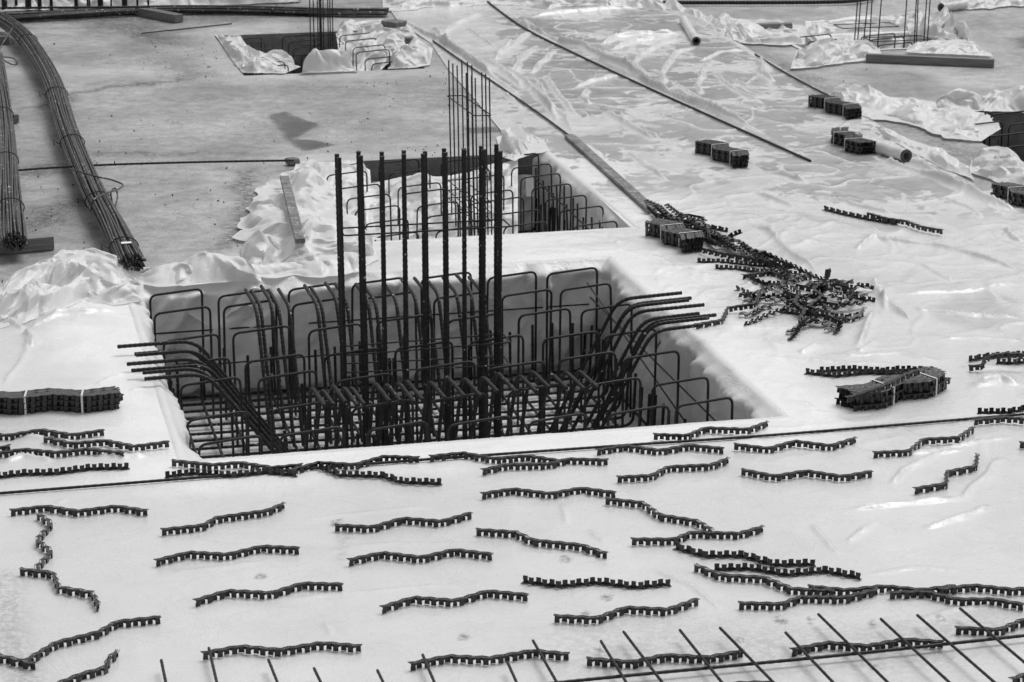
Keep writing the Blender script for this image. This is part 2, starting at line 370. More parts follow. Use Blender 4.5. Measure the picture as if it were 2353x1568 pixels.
# ------------------------------------------------------------------ ground film (one wide sheet, laid up to the pits)
FILM = [(-260, 745), (100, 660), (302, 645), (560, 650), (690, 640), (840, 560), (1450, 525), (1258, 345), (1160, 335), (1150, 300), (1100, 240),
        (1030, 160), (990, 100), (915, 50), (885, 8), (870, -40), (1500, -40), (1530, 14), (1640, 62), (1735, 122), (1900, 216), (1985, 262), (2060, 318),
        (2150, 372), (2230, 420), (2353, 470), (2560, 560), (2800, 1780), (-420, 1780)]
FOLDS = []        # (points in D, width m, height m)
def folds(tx, ty, items):
    for wid, h, pts in items: FOLDS.append(([t2d(tx, ty, p) for p in pts], wid, h))
folds(2000, 0, [(.10, .06, [(0, 560), (230, 720), (420, 920), (500, 1070)]), (.07, .05, [(330, 700), (400, 900), (560, 1030), (620, 1170)]),
    (.06, .04, [(390, 650), (480, 790), (600, 960), (700, 1030)]), (.07, .05, [(120, 640), (140, 540), (230, 470), (315, 390)]), (.06, .045, [(260, 650), (330, 560), (480, 440)]),
    (.08, .05, [(50, 440), (160, 350), (260, 280)]), (.06, .04, [(0, 470), (110, 380)]), (.06, .04, [(640, 770), (740, 720), (900, 680), (1050, 645)]),
    (.07, .05, [(760, 910), (710, 860), (730, 770)]), (.10, .06, [(900, 960), (1050, 1060), (1200, 1150), (1350, 1230)]), (.08, .06, [(940, 440), (1150, 370), (1400, 335)]),
    (.07, .05, [(1130, 560), (1200, 480), (1400, 390), (1580, 330)]), (.06, .045, [(1395, 740), (1385, 650), (1430, 560), (1500, 470), (1690, 400)]),
    (.05, .04, [(1720, 830), (1690, 740), (1740, 600), (1830, 520)]), (.05, .04, [(1830, 640), (1960, 750), (2100, 830), (2280, 910)]), (.05, .04, [(1990, 680), (2150, 790), (2353, 850)]),
    (.11, .07, [(840, 400), (1000, 340), (1200, 310), (1580, 295)]), (.12, .06, [(220, 160), (500, 130), (820, 100), (1240, 75)]), (.06, .03, [(500, 290), (800, 310), (1050, 345)]),
    (.05, .03, [(1450, 700), (1600, 790), (1740, 870), (2000, 900), (2353, 980)]), (.06, .05, [(720, 1230), (850, 1340), (1000, 1500), (1060, 1568)]), (.07, .045, [(1080, 1310), (1250, 1430), (1450, 1568)]),
    (.09, .10, [(180, 150), (300, 260), (480, 365), (700, 410), (900, 530), (1060, 590), (1270, 720), (1600, 880), (1800, 940), (2050, 1050), (2353, 1200)]),
    (.10, .08, [(1290, 80), (1540, 130), (1800, 250), (2050, 380), (2200, 480), (2330, 640)]), (.08, .06, [(2210, 530), (2260, 650), (2353, 720)]), (.06, .05, [(1110, 560), (1060, 600)]),
    (.07, .05, [(1100, 540), (1190, 600), (1270, 680)]), (.08, .05, [(400, 90), (560, 40), (700, 10)]), (.12, .09, [(700, 10), (900, 60), (1100, 30), (1250, 80)]), (.05, .03, [(1700, 540), (1900, 450), (2150, 440)])])
folds(1000, 0, [(.12, .08, [(1300, 170), (1500, 300), (1700, 400), (1900, 530), (2200, 770), (2353, 880)]), (.07, .05, [(1570, 370), (1620, 480), (1720, 600), (1900, 800), (2050, 960), (2270, 1090)]),
    (.06, .04, [(1800, 480), (2000, 640), (2200, 820), (2353, 960)]), (.08, .05, [(1990, 510), (2150, 600), (2353, 780)]), (.08, .05, [(1640, 300), (1760, 220), (2000, 110)]), (.07, .04, [(1860, 240), (1980, 340), (2130, 440)]),
    (.06, .04, [(2110, 530), (2130, 450), (2250, 380)]), (.06, .04, [(2250, 640), (2290, 540), (2353, 500)]), (.12, .08, [(1120, 30), (1400, 40), (1700, 70), (1950, 20)]), (.1, .07, [(1560, 250), (1640, 340), (1700, 420)])])
folds(2996, 667, [(.07, .045, [(0, 220), (300, 330), (500, 400), (720, 430), (1000, 500), (1200, 610)]), (.08, .05, [(0, 500), (150, 560), (300, 740), (420, 800), (650, 950)]),
    (.06, .035, [(480, 270), (800, 310), (1000, 370), (1400, 450), (1700, 530), (1870, 590)]), (.07, .045, [(1000, 630), (1300, 660), (1600, 690), (1900, 780), (2353, 920)]), (.12, .08, [(1350, -40), (1600, 110), (1900, 250), (2353, 420)]),
    (.08, .05, [(1100, -60), (1500, 90), (1800, 200)]), (.04, .025, [(1450, 850), (1600, 920), (1780, 1000)]), (.05, .03, [(1400, 1230), (1700, 1270), (2353, 1330)]), (.05, .05, [(1060, 960), (1120, 1100), (1170, 1260)]),
    (.06, .045, [(1100, 1120), (1250, 1220), (1400, 1340)]), (.05, .03, [(1200, 1110), (1800, 1090), (2353, 1010)]), (.06, .04, [(1080, 1250), (1020, 1400), (900, 1568)]), (.05, .03, [(1650, 280), (1900, 370), (2000, 460)]),
    (.05, .04, [(2353, 650), (2250, 620), (2150, 540)]), (.07, .05, [(530, 150), (400, 120), (100, 60), (-60, -40)]), (.06, .04, [(900, 730), (1050, 620), (1200, 650)])])
folds(2996, 1333, [(.07, .06, [(130, 225), (500, 240), (870, 285), (1200, 280), (1600, 330), (2353, 300)]), (.07, .05, [(700, 200), (900, 210), (1300, 190), (1700, 270)]), (.06, .05, [(920, 185), (1080, 60)]),
    (.10, .14, [(1380, 610), (1600, 540), (1900, 470), (2120, 410), (2353, 480)]), (.09, .12, [(840, 700), (1100, 640), (1300, 605)]), (.06, .05, [(1600, 60), (2000, 60), (2353, 80)]), (.04, .03, [(430, 190), (600, 100)]),
    (.06, .04, [(0, 740), (300, 700), (830, 700)]), (.04, .025, [(1000, 1080), (1500, 1050), (1900, 960), (2353, 900)]), (.04, .03, [(1190, 1340), (1320, 1190), (1600, 1060), (1900, 1000)]), (.04, .025, [(1850, 1450), (1950, 1280), (2170, 1080)]),
    (.05, .035, [(220, 570), (480, 620), (600, 700)]), (.05, .04, [(330, 370), (600, 390), (1000, 420)]), (.04, .02, [(800, 1530), (1400, 1480), (2000, 1400)])])
folds(2996, 1997, [(.04, .022, [(800, 395), (950, 290), (1100, 200)]), (.05, .03, [(1450, 280), (1600, 240), (2090, 60)]), (.03, .018, [(500, 210), (680, 430), (800, 500)]), (.04, .02, [(800, 105), (1300, 60), (2000, 10)]), (.03, .014, [(960, 665), (1480, 610), (1900, 640)]), (.03, .012, [(1200, 1110), (1800, 960), (2353, 900)])])
folds(2000, 1997, [(.03, .016, [(1250, 600), (1650, 770), (1900, 1000)]), (.03, .014, [(510, 60), (600, 220)]), (.03, .014, [(780, 270), (890, 400)]), (.025, .01, [(0, 30), (400, 10), (900, -20)]), (.025, .01, [(100, 450), (500, 480), (1000, 560)])])
folds(1000, 1997, [(.025, .010, [(0, 900), (700, 830), (1300, 780), (1900, 740)]), (.02, .008, [(450, 500), (1000, 420), (1900, 380)]), (.03, .012, [(600, 1060), (660, 1120), (700, 1200)]), (.025, .01, [(300, 200), (900, 140), (1700, 60)])])
folds(0, 1997, [(.025, .008, [(1450, 630), (1900, 600), (2353, 540)]), (.03, .01, [(480, 50), (560, 0)]), (.02, .007, [(620, 430), (900, 380), (1300, 330)])])
folds(0, 1333, [(.10, .07, [(-60, 860), (150, 890), (350, 915), (700, 985)]), (.05, .04, [(800, 460), (950, 390), (1120, 340)]), (.04, .025, [(1100, 500), (1300, 480)]), (.05, .03, [(800, 1075), (1000, 1080), (1280, 1060)]), (.05, .03, [(0, 1130), (200, 1060), (500, 1120)]), (.06, .04, [(0, 470), (120, 330), (230, 180), (260, 0)])])
folds(0, 667, [(.06, .035, [(0, 1260), (400, 1300), (1100, 1240)]), (.05, .03, [(250, 1400), (500, 1290), (900, 1270)]), (.06, .05, [(230, 1420), (300, 1500), (280, 1568)]), (.05, .03, [(0, 1320), (150, 1370), (230, 1400)])])

sa_, sb_ = .018, .027
a_ = np.arange(-4.6, 13.2, sa_); b_ = np.arange(-6.2, 24.4, sb_)
FA, FB = np.meshgrid(a_, b_, indexing='ij')
X = O[0] + A[0] * FA + B[0] * FB; Y = O[1] + A[1] * FA + B[1] * FB
fp = [tuple(P(*p)[:2]) for p in FILM]
inside = in_poly(X, Y, fp)
a0, a1, b0, b1, _ = PITS['main']; LIP = .05
inside &= ~((FA > a0 - LIP) & (FA < a1 + LIP) & (FB > b0 - LIP) & (FB < b1 + LIP))
U_, V_ = to_d(X, Y, np.zeros(X.shape))
busy = sstep(1010, 620, V_) * sstep(1050, 1350, U_) * .9 + .1      # the wind-ruffled side, far and right
busy = np.maximum(busy, .55 * sstep(-200, 200, 700 - np.hypot(U_ - 2250, (V_ - 850) * 2.5)))
busy = np.maximum(busy, .4 * sstep(900, 700, V_) * sstep(420, 250, U_))
gx = X + .35 * fbm(X * .8, Y * .8, 21); gy = Y + .35 * fbm(X * .8, Y * .8, 22)
rot = (gx * .5 + gy * .86, -gx * .86 + gy * .5)
Z = .012 + .003 * fbm(X * 1.5, Y * 1.5, 1)
rd = ridged(rot[0] * .55, rot[1] * 1.1, 40, 3, 5.0)
rd2 = ridged(gx * 1.7 + 9, gy * 1.1, 60, 2, 6.0)
far_ = sstep(380, 620, V_) * .8 + .2
Z += busy * far_ * (.042 * rd + .018 * rd2 + .010 * facet(gx * 2.2, gy * 1.6, 64) + .005 * facet(gx * 6, gy * 4, 65)) * (.35 + .65 * sstep(-.15, .3, fbm(X * .4, Y * .4, 77)))
Z += (.0035 * ridged(X * 1.1, Y * .9, 80, 2, 8.0)) * (1 - busy)
lift = np.zeros(X.shape)
for pts, wid, h in FOLDS:
    pw = [tuple(P(*p)[:2]) for p in pts]
    xs = [p[0] for p in pw]; ys = [p[1] for p in pw]; m = wid * 4
    wid = wid * (.50 if pts[0][1] < 560 else .62); I = np.where((X > min(xs) - m) & (X < max(xs) + m) & (Y > min(ys) - m) & (Y < max(ys) + m) & inside)
    if not len(I[0]): continue
    jx = X[I] + .04 * noise(X[I] * 2, Y[I] * 2, 8); jy = Y[I] + .05 * noise(X[I] * 2, Y[I] * 2, 12)
    d, s, sg = poly_dist(jx, jy, pw)
    ww = wid * (.6 + .5 * np.sin(np.pi * np.clip(s, 0, 1)) + .25 * noise(s * 7, s * 0 + wid * 90, 5))
    ww = np.maximum(ww, .012) * np.where(sg > 0, 1.25, .75)
    pr = np.exp(-np.abs(d / (ww * .8)) ** 1.15) * (sstep(0, .18, s) * sstep(1, .8, s)) * (.85 + .3 * noise(s * 5, s * 0 + h * 70, 6))
    Z[I] += h * (1.5 if pts[0][1] < 780 else (.65 if h > .03 else 1.5)) * pr; lift[I] = np.maximum(lift[I], np.exp(-(d / (ww * 1.15 + .014)) ** 2) * sstep(0, .1, s) * sstep(1, .9, s))
# wet clinging film; dark reflections in it are painted as grey
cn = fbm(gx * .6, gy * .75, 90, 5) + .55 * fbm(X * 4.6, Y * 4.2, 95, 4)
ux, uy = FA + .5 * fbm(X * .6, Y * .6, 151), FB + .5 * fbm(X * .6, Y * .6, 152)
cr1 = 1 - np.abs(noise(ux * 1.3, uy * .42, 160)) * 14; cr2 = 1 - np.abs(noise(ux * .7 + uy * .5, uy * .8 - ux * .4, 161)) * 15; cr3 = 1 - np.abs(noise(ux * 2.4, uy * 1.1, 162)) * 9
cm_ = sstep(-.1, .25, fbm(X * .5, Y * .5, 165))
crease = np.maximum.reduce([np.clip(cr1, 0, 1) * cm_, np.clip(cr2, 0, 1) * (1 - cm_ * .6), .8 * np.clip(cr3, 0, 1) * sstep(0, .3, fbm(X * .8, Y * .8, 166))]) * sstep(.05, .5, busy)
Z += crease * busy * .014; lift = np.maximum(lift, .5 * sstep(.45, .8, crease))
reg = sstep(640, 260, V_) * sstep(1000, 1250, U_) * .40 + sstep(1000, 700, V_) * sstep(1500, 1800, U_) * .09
cling_reflect = sstep(.0, .09, cn - .26 + reg - .12 * rd * busy) * sstep(.35, .1, lift) * sstep(.16, .3, reg + .1 * cn)
soft = sstep(.05, .25, fbm(gx * .5, gy * .8, 140, 4)) * (1 - cling_reflect) * sstep(.4, .1, lift)
cling_reflect = np.maximum(cling_reflect * (.68 + .25 * sstep(-.2, .3, fbm(X * .7, Y * .7, 171))), .20 * soft * np.clip(sstep(900, 500, V_) + .25, 0, 1))
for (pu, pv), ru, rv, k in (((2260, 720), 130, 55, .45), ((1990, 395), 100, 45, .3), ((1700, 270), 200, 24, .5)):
    cling_reflect = np.maximum(cling_reflect, k * sstep(1.0, .5, np.hypot((U_ - pu) / ru, (V_ - pv) / rv) + .5 * fbm(X * 1.3, Y * 1.3, 33)) * sstep(.5, .2, lift))
dirt = np.zeros(X.shape)
for pts, wid, k in (([(5, 1330), (20, 1480), (60, 1568)], .14, .5), ([(1400, 1500), (2100, 1490)], .5, .35), ([(2060, 1470), (2350, 1440)], .25, .4), ([(780, 1000 + 290), (800, 1210)], .05, .3), ([(20, 740), (70, 745)], .2, .6)):
    d, s, _ = poly_dist(X, Y, [tuple(P(*p)[:2]) for p in pts]); dirt = np.maximum(dirt, k * np.exp(-(d / wid) ** 2))
for pu, pv in ((775, 1202), (770, 1208), (1378, 1498), (1790, 1428), (2005, 1438), (1800, 1432), (1395, 1378), (1262, 1352), (1700, 1474), (2160, 1426), (1860, 1431), (600, 1330), (1065, 1468), (650, 1500), (2010, 1540), (1300, 1290), (1345, 1420)):
    q0 = P(pu, pv); dirt = np.maximum(dirt, .95 * sstep(.05, .02, np.hypot(X - q0[0], (Y - q0[1]) * .6) + .02 * noise(X * 20, Y * 20, 3)))
dry = np.zeros(X.shape)
for (p0, p1, q0, q1, _d) in (PITS['main'], PITS['mid']):
    dd = np.hypot(np.maximum(np.maximum(p0 - FA, FA - p1), 0), np.maximum(np.maximum(q0 - FB, FB - q1), 0)); dry = np.maximum(dry, sstep(1.1, .25, dd + .5 * fbm(X * 1.2, Y * 1.2, 210)))
dry *= (1 - cling_reflect)
d_edge = np.maximum(np.maximum(a0 - FA, FA - a1), np.maximum(b0 - FB, FB - b1))
de = np.full(X.shape, 9.0); sel = inside & (Z > -1)
for i in range(len(fp)):
    d, _, _ = poly_dist(X, Y, [fp[i], fp[(i + 1) % len(fp)]]); de = np.minimum(de, d)
Z = np.minimum(Z, .012) * sstep(.20, .0, de) + Z * (1 - sstep(.20, .0, de)); Z = np.where(de < .08, np.minimum(Z, .004 + .1 * de), Z)
for pts in ([t2d(2996, 667, p) for p in ((600, 380), (820, 430), (1030, 480), (1340, 470), (1700, 555))], [(1600, 352), (1730, 392)], [(1900, 320), (2000, 362)], [(1495, 540), (1620, 588)], [t2d(2996, 1333, p) for p in ((880, 640), (1640, 480))], [t2d(2996, 1333, p) for p in ((460, 370), (1000, 370), (1600, 350))]):
    d, _, _ = poly_dist(X, Y, [tuple(P(*p)[:2]) for p in pts]); k = sstep(.42, .2, d); Z = Z * (1 - k) + np.minimum(Z, .012) * k
kf = sstep(.30, .12, d_edge); Z = Z * (1 - kf) + .010 * kf
for pts in ([(1112, -2), (1200, 62), (1310, 118), (1480, 198), (1650, 275), (1862, 370)], [(995, 94), (1060, 140), (1150, 200), (1240, 262), (1312, 315)], [(1735, 125), (1800, 165), (1860, 198), (1908, 222)], [(-40, 1137), (450, 1098), (900, 1062), (1400, 1026), (1800, 998), (2353, 952), (2420, 946)], [(1303, 315), (1500, 492)]):
    d, s, _ = poly_dist(X, Y, [tuple(P(*p)[:2]) for p in pts]); k = sstep(.10, .05, d) * (1 if len(pts) > 2 else 0) + (sstep(.2, .13, d) if len(pts) == 2 else 0); Z = Z * (1 - k) + np.minimum(Z, .008) * k
kin = inside[:-1, :-1] & inside[1:, :-1] & inside[1:, 1:] & inside[:-1, 1:]
vidx = np.arange(FA.size).reshape(FA.shape)
q = np.stack([vidx[:-1, :-1], vidx[1:, :-1], vidx[1:, 1:], vidx[:-1, 1:]], -1)[kin]
used = np.unique(q); remap = np.zeros(FA.size, int); remap[used] = np.arange(len(used)); q = remap[q]
V = np.stack([X.ravel(), Y.ravel(), Z.ravel()], 1)[used]
# draw the cut edge of the sheet onto its outline
cnt = np.bincount(q.ravel(), minlength=len(V)); ed = np.where(cnt < 4)[0]
best = np.full(len(ed), 9e9); bx = V[ed, 0].copy(); by = V[ed, 1].copy()
for i in range(len(fp)):
    p, r_ = fp[i], fp[(i + 1) % len(fp)]; l = math.hypot(r_[0] - p[0], r_[1] - p[1]); ex, ey = (r_[0] - p[0]) / l, (r_[1] - p[1]) / l
    t = np.clip((V[ed, 0] - p[0]) * ex + (V[ed, 1] - p[1]) * ey, 0, l); x = p[0] + t * ex; y = p[1] + t * ey
    dd = np.hypot(V[ed, 0] - x, V[ed, 1] - y); m = dd < best; best[m] = dd[m]; bx[m] = x[m]; by[m] = y[m]
m = best < .06; V[ed[m], 0] = bx[m]; V[ed[m], 1] = by[m]
FZ = Z
def film_z(x, y):
    dx, dy = x - O[0], y - O[1]; a = dx * A[0] + dy * A[1]; b = dx * B[0] + dy * B[1]
    i = int((a - a_[0]) / sa_); j = int((b - b_[0]) / sb_)
    return float(FZ[min(max(i, 0), len(a_) - 1), min(max(j, 0), len(b_) - 1)])
o = put('ground_sheet', V, q, M_FILM, smooth=True, attrs={'dry': dry.ravel()[used], 'cling_reflect': cling_reflect.ravel()[used], 'dirt': dirt.ravel()[used]})
tag(o, 'huge wet white plastic sheet spread flat over the ground, strewn with spacers and bars', 'plastic sheet')

# ------------------------------------------------------------------ film lining the pits
def lining(key, label, walls='blrf', drop=0.0, amp=.06, lip=.082, seed=0, res=.026, zl=.0105):
    a0, a1, b0, b1, d = PITS[key]; vs_, fs = [], []
    for wl in walls:
        am_ = amp * {'b': 1.0, 'r': .42, 'l': .35, 'f': .4}[wl]
        (pa, pb, na, nb) = {'b': ((a0, b1), (a1, b1), 0, -1), 'f': ((a1, b0), (a0, b0), 0, 1), 'r': ((a1, b1), (a1, b0), -1, 0), 'l': ((a0, b0), (a0, b1), 1, 0)}[wl]
        ln = math.hypot(pb[0] - pa[0], pb[1] - pa[1]); ns = int(ln / res) + 1
        prof = [(-lip, zl - .002), (-lip * .8, zl + .001), (-.05, zl + .003), (-.025, zl + .001), (-.005, zl - .012), (.008, zl - .03), (.016, zl - .055)]
        if drop and wl == 'b': prof = [(.012, -drop), (.02, -drop - .02), (.022, -drop - .05)]
        zt_ = prof[-1][1]
        nd = int((d + zt_) / res); prof += [(.022, zt_ - (d - .012 + zt_) * (k + 1) / nd) for k in range(nd)] + [(.06, -d + .012), (.15, -d + .010), (.28, -d + .009)]
        S = np.linspace(-.0, ln, ns + 1); PO = np.array([p[0] for p in prof]); PZ = np.array([p[1] for p in prof])
        SS, KK = np.meshgrid(S, np.arange(len(prof)), indexing='ij'); off = PO[KK]; zz = PZ[KK]
        s0 = SS + seed * 13.7 + ord(wl) * 3.1; dn = zl - zz
        wxx = s0 + .35 * fbm(s0 * 1.1, dn * 1.3, seed + 2); wyy = dn + .3 * fbm(s0 * 1.0 + 7, dn * 1.1, seed + 6)
        sl_k = .7 + .5 * noise(s0 * .3, s0 * 0, seed + 40)
        q_ = wxx + wyy * sl_k * .9
        r1 = np.clip(1 - np.abs(noise(q_ * 1.7, wyy * .55, seed + 11)) * 2.6, 0, 1) ** 1.5; r2 = np.clip(1 - np.abs(noise(q_ * 3.6 + 5, wyy * .9 - 3, seed + 19)) * 2.4, 0, 1) ** 1.5
        fc_ = facet(wxx * 1.7 + wyy * 1.1, wyy * 1.9 - wxx * .5, seed + 60); fd_ = facet(wxx * 5, wyy * 5, seed + 61); r3 = 0
        k = sstep(.015, .10, dn) * (1 - .9 * sstep(d - .12, d, dn)); kt = sstep(-lip, -.05, off) * sstep(.3, .0, dn)
        off = off + k * am_ * (r1 * .75 + .38 * r2 + .65 * (.35 + fc_) + .16 * fd_) + sstep(-.06, 0, off) * (1 - k) * (.022 * np.abs(fbm(s0 * 1.1, s0 * 0 + .3, seed + 70)) + .006 * np.abs(facet(s0 * 3, s0 * 0 + 2, seed + 71)));
        off = np.where(off > .2, .2 + .35 * (off - .2), off); zz = zz + .008 * kt * (off > -lip + .01) * np.clip(fbm(s0 * 2.2, off * 3, seed + 30) + .2, 0, 1) * (zz > -.01)
        c = .06 * np.exp(-np.minimum(SS, ln - SS) / .12) * k       # gathers in the corners
        off = off + c
        Vw = np.empty(SS.shape + (3,))
        ob = PO[KK]; t = (SS / ln * (ln - 2 * ob) + ob) / ln; aa = pa[0] + (pb[0] - pa[0]) * t + na * off; bb = pa[1] + (pb[1] - pa[1]) * t + nb * off
        Vw[:] = O + aa[..., None] * A + bb[..., None] * B; Vw[..., 2] = zz
        k0 = len(vs_); n1 = len(prof); vs_ += Vw.reshape(-1, 3).tolist()
        for i in range(ns):
            for j in range(n1 - 1):
                fs.append((k0 + i * n1 + j, k0 + i * n1 + j + 1, k0 + (i + 1) * n1 + j + 1, k0 + (i + 1) * n1 + j))
    fa = np.arange(a0 + .2, a1 - .15, .09); fb = np.arange(b0 + .2, b1 - .15, .09); k0 = len(vs_)
    for a in fa:
        for b in fb: vs_.append(list(W(a, b, -d + .004)))
    zn = fbm(np.array([v[0] for v in vs_[k0:]]) * 1.5, np.array([v[1] for v in vs_[k0:]]) * 1.5, seed + 50) * .02
    for v, z in zip(vs_[k0:], zn): v[2] += max(z, -.002)
    m1 = len(fb); fs += [(k0 + i * m1 + j, k0 + (i + 1) * m1 + j, k0 + (i + 1) * m1 + j + 1, k0 + i * m1 + j + 1) for i in range(len(fa) - 1) for j in range(m1 - 1)]
    o = put('pit_lining', vs_, fs, M_LINE, smooth=True); return tag(o, label, 'plastic film', 'films lining the foundation pits')
lining('main', 'pale film draped down the walls of the largest pit with the bent bars', amp=.20, seed=1)
lining('mid', 'pale film draped inside the second pit, behind the tall thick bars', drop=.26, amp=.12, seed=2)
lining('top', 'film inside the far pit behind the long dark beam', amp=.1, seed=5, res=.06)

# ------------------------------------------------------------------ crumpled film: flat panels meeting in sharp creases
def crumpled(label, front, back, nu=0, nv=0, cat='plastic film', m=None, bump=.15, seed=0, edge=.08, crease=1.0, floor=True, flop=1, slack=1.3, cell=.42, stretch=1.5):
    def rail(l, n):
        p = np.array([P(q[0], q[1]) + UP * (q[2] if len(q) > 2 else 0.0) for q in l]); sg = np.r_[0, np.cumsum(np.linalg.norm(np.diff(p, axis=0), axis=1))]
        return np.stack([np.interp(np.linspace(0, sg[-1], n), sg, p[:, i]) for i in range(3)], 1), sg[-1]
    lu = max(rail(front, 9)[1], rail(back, 9)[1]); lv = np.linalg.norm(rail(front, 9)[0] - rail(back, 9)[0], axis=1).mean()
    nu = int(np.clip(lu / .018, 30, 320)); nv = int(np.clip(lv / .018, 24, 160))
    f0, b0_ = rail(front, nu)[0], rail(back, nu)[0]; uu, vv = np.meshgrid(np.linspace(0, 1, nu), np.linspace(0, 1, nv), indexing='ij')
    # ragged hems
    e0 = edge * (facet(uu * lu * 2.0, uu * 0 + 3, seed + 1) + .5 * facet(uu * lu * 6, uu * 0 + 8, seed + 2)) / max(lv, .2)
    e1 = edge * (facet(uu * lu * 2.0, uu * 0 + 13, seed + 3) + .5 * facet(uu * lu * 6, uu * 0 + 18, seed + 4)) / max(lv, .2)
    t = (e0 * (1 - vv) + vv * (1 + e1))[..., None]; Q = f0[:, None] * (1 - t) + b0_[:, None] * t
    x, y = uu * lu, vv * lv; an = ((seed * 7) % 11 - 5) * .13; ca_, sa_ = math.cos(an), math.sin(an)
    xr, yr = (x * ca_ + y * sa_) / cell / 1.3, (y * ca_ - x * sa_) / cell * 1.15
    xr = xr + .25 * noise(x * 1.2, y * 1.2, seed + 7)
    rim = np.minimum.reduce([uu * lu, (1 - uu) * lu, vv * lv, (1 - vv) * lv]); k = sstep(0, .16, rim)
    hump = np.clip(np.sin(np.pi * vv), 0, 1) ** 1.3 * sstep(0, .8, np.clip(np.sin(np.pi * uu) * min(3.0, .45 + lu * .42), 0, 1))
    f1 = facet(xr, yr, seed + 11); f2 = facet(xr * 2.3 + 4, yr * 2.6, seed + 12); f3 = facet(xr * 5, yr * 5, seed + 13); f4 = facet(xr * 11, yr * 11, seed + 14)
    tent = np.clip(1 - np.abs(noise(xr * .55, yr * .35, seed + 15)) * 2.6, 0, 1)
    am = crease * min(1.0, .5 + bump * 3.2)
    z = bump * hump * (.75 + .5 * f1) + am * k * (.085 * f1 + .06 * tent + .050 * f2 + .015 * f3) + am * .004 * f4
    sx, sy = facet(xr * 1.1 + 9, yr * 1.1, seed + 21), facet(xr * 1.1, yr * 1.1 + 9, seed + 22)
    Q[..., 0] += am * k * (.07 * sx + .03 * f2); Q[..., 1] += am * k * (.09 * sy - .03 * f3); Q[..., 2] += .02 + z
    if floor: Q[..., 2] = np.maximum(Q[..., 2], .016 + .004 * (f2 + 1))
    idx = np.arange(nu * nv).reshape(nu, nv); q = np.stack([idx[:-1, :-1], idx[1:, :-1], idx[1:, 1:], idx[:-1, 1:]], -1).reshape(-1, 4)
    o = put('crumpled_film', Q.reshape(-1, 3), q, m or M_CRUM, smooth=True); o.data.set_sharp_from_angle(angle=R(20))
    return tag(o, label, cat, 'crumpled films beside the pits')
# ------------------------------------------------------------------ heaps of crumpled film
CR = crumpled
CR('big crumpled heap of white film at the far left corner of the largest pit', [(-60, 770), (60, 745), (200, 700), (330, 690)], [(-60, 690), (40, 650), (120, 625), (215, 612), (330, 625)], 72, 44, slack=1.34, bump=0.20, seed=4, edge=.12)
CR('crumpled white film ridge below the end of the bent rebar bundle, above the pit', [(300, 664), (420, 662), (520, 655), (600, 650)], [(300, 622), (380, 618), (450, 618), (520, 632), (600, 640)], 60, 28, slack=1.32, bump=0.12, seed=11, edge=.08)
CR('large rumpled heap of white film between the two main pits, left of the tall bars', [(545, 642), (640, 650), (730, 640), (800, 628), (870, 600)], [(560, 598), (600, 565), (680, 545), (770, 545), (850, 552)], 72, 48, slack=1.34, bump=0.16, seed=21, edge=.12)
CR('long crumpled film draped along the left rim of the second pit, over a board', [(560, 575), (572, 520), (590, 465), (620, 420), (690, 395)], [(855, 556), (815, 520), (785, 470), (755, 420), (740, 395)], 66, 56, slack=1.22, bump=0.12, seed=32, edge=.10)
CR('crumpled film bunched over the far left corner of the second pit', [(670, 408), (735, 420, -.3), (800, 420, -.5), (860, 425, -.6)], [(680, 380), (740, 374), (790, 374, -.02), (850, 376, -.12)], 48, 24, slack=1.3, bump=0.09, seed=36, edge=.06, floor=False)
CR('white film hanging inside the middle of the second pit behind the thick bars', [(850, 480, -.95), (960, 475, -.96), (1080, 465, -.96), (1190, 450, -.95)], [(835, 395, -.2), (960, 383, -.12), (1080, 376, -.12), (1190, 366, -.02)], 56, 34, slack=1.15, bump=.06, seed=39, edge=.05, floor=False, flop=.3)
CR('folded film flap standing up at the far right corner of the second pit', [(1150, 362), (1185, 376), (1225, 358), (1262, 350)], [(1140, 318), (1165, 308), (1215, 308), (1250, 325)], 48, 34, slack=1.35, bump=.13, seed=44, edge=.06)
CR('crumpled film at the left end of the far pit beside the slim tied bars', [(540, 150), (556, 172), (605, 173), (655, 172)], [(495, 84), (540, 88, -.12), (600, 98, -.22), (690, 112, -.3)], 50, 36, slack=1.3, bump=.12, seed=51, edge=.08, floor=False)
CR('peaked white film mound on the near rim of the far pit under the slim bars', [(688, 172), (740, 170), (790, 168), (822, 167)], [(690, 155, -.35), (735, 148, -.2), (780, 148, -.2), (815, 152, -.35)], 44, 26, slack=1.4, bump=.30, seed=57, edge=.06, floor=False)
CR('crumpled film gathered over the far right corner of the far pit, below two stones', [(790, 135, -.5), (840, 130, -.45), (900, 118, -.2), (975, 108)], [(770, 66), (820, 52), (880, 50), (940, 62)], 64, 44, slack=1.32, bump=0.14, seed=63, edge=.12, floor=False)
CR('pointed film flap on the near right corner of the far pit', [(890, 162), (920, 162), (960, 160), (988, 152)], [(900, 128, -.15), (930, 120, -.05), (965, 112), (995, 112)], 44, 34, slack=1.32, bump=0.15, seed=66, edge=.08, floor=False)
CR('long rumpled film border along the far edge of the wet sheet at the top', [(880, 30), (1000, 20), (1150, 12), (1300, 16), (1450, 18), (1530, 28)], [(878, -8), (1000, -14), (1150, -20), (1300, -16), (1450, -14), (1530, 2)], 110, 26, slack=1.28, bump=0.09, seed=71, edge=.12)
CR('low white film ridge behind the straight rebar bundle at the upper left', [(0, 30), (53, 28), (176, 21), (293, 18), (440, 18), (557, 13), (690, 7)], [(20, 20), (130, 16), (255, 14), (352, 8), (469, 5), (560, 5), (690, 2)], 90, 14, slack=1.16, bump=0.10, seed=74, edge=.08)
